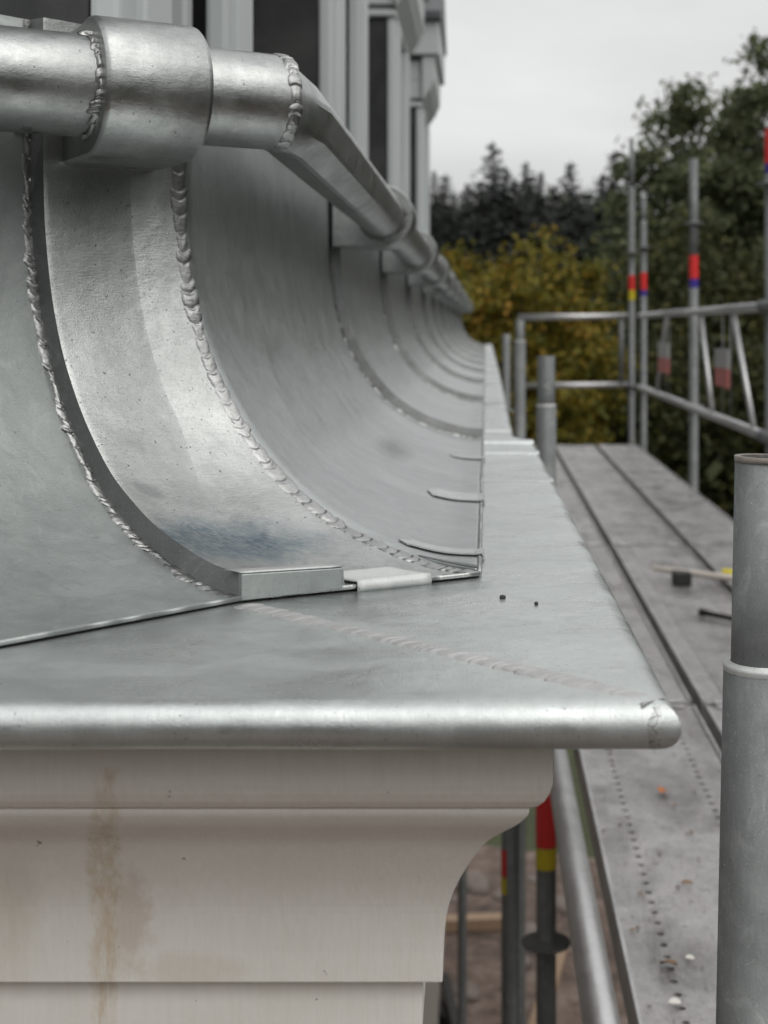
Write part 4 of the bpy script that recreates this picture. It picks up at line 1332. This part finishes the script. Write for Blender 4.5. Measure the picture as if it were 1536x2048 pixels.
for k in range(16):
    px = 700 + k*62; D = rfar.uniform(98, 112)
    base = GROUND - 0.3 + 9.0/(1+math.exp(-(D-118)/14)) - 0.3
    top = zt(rfar.uniform(366, 392), D)
    broadleaf('forest_tree', 'rounded forest tree on the hill behind the spruces', (at(px, D), D, base), top-base, 3.4, M['fol_far'], 100+k, n_clump=40, per=90, leafs=0.22, crown_lo=0.1, group='forest trees on the hill')
# autumn tree and neighbours
broadleaf('autumn_tree', 'yellow and orange autumn tree behind the end of the roof', (at(1035, 32), 32, GROUND), zt(470, 32)-GROUND, 2.15, M['fol_yellow'], 5, n_clump=130, per=230, leafs=0.075, crown_lo=0.08, clump=0.15, ragged=0.35)
broadleaf('autumn_tree', 'lower yellowing tree beneath the end guard frame', (at(1150, 33), 33.5, GROUND), zt(548, 33)-GROUND, 1.1, M['fol_yellow'], 6, n_clump=100, per=180, leafs=0.075, crown_lo=0.05, clump=0.2)
broadleaf('autumn_tree', 'yellowing tree half hidden by the roof end', (at(900, 34), 35, GROUND), zt(525, 34)-GROUND, 1.4, M['fol_yellow'], 8, n_clump=80, per=180, leafs=0.075, crown_lo=0.05, clump=0.2)
broadleaf('tall_tree', 'tall loose green tree with sky showing through its crown', (at(1500, 45), 45, GROUND), zt(112, 45)-GROUND, 3.3, M['fol_green'], 9, n_clump=150, per=260, leafs=0.11, crown_lo=0.12, clump=0.125, ragged=0.5)
broadleaf('tall_tree', 'shorter green tree leaning out behind the tall banded post', (at(1330, 46), 46, GROUND), zt(268, 46)-GROUND, 1.75, M['fol_green'], 10, n_clump=70, per=230, leafs=0.11, crown_lo=0.12, clump=0.2, ragged=0.5)
broadleaf('tall_tree', 'green tree mostly outside the picture edge', (at(1680, 47), 47, GROUND), zt(150, 47)-GROUND, 3.3, M['fol_green'], 12, n_clump=120, per=230, leafs=0.11, crown_lo=0.1, clump=0.15)
for k, (px, py, D, r) in enumerate([(1290, 520, 38, 1.9), (1400, 440, 39, 2.1), (1500, 470, 38, 2.1), (1600, 500, 37, 2.2), (1230, 640, 37, 1.4), (1350, 690, 34, 1.8), (1460, 700, 33, 1.8), (1550, 720, 33, 1.8)]):
    lbs = ['dense dark bush behind the paired posts', 'tall dark bush behind the post with the disc', 'dark bush behind the second lattice bay', 'dark bush at the picture edge behind the guardrail',
           'narrow dark bush beside the autumn trees', 'low dark bush behind the lower guardrail corner', 'low yellowing bush below the pale struts', 'low dark bush just above the stepped post']
    broadleaf('bush', lbs[k], (at(px, D), D, GROUND), zt(py, D)-GROUND, r, M['fol_dark'], 40+k, n_clump=70, per=190, leafs=0.09, crown_lo=0.0, clump=0.24, group='dark bushes beyond the scaffold')

# unseen garden trees, added and sized to darken the zinc reflections
belt = random.Random(4)
src = broadleaf('unseen_tree', 'unseen garden tree added behind the camera to darken the zinc reflections', (6, -16, GROUND), 15.0, 4.2, M['fol_green'], 77, n_clump=90, per=110, leafs=0.24, crown_lo=0.1, clump=0.2, group='unseen garden trees added to darken the zinc')
for k in range(26):
    ang = math.radians(-62 + k*8.6)          # measured from +X round through -Y
    R0 = belt.uniform(17, 24)
    x, y = R0*math.cos(-ang - 0.0) if k < 99 else 0, -R0*math.sin(ang)
    if y > 17 and x < 14: continue
    o = copy_tree(src)
    sc_ = belt.uniform(0.8, 1.15)*(0.62 if y < -6 else 0.92)
    o.location = (x, y, GROUND); o.scale = (sc_*1.15, sc_*1.15, sc_); o.rotation_euler = (0, 0, belt.uniform(0, 6.28))
bpy.data.objects.remove(src.children[0]); bpy.data.objects.remove(src.children[0]); bpy.data.objects.remove(src)
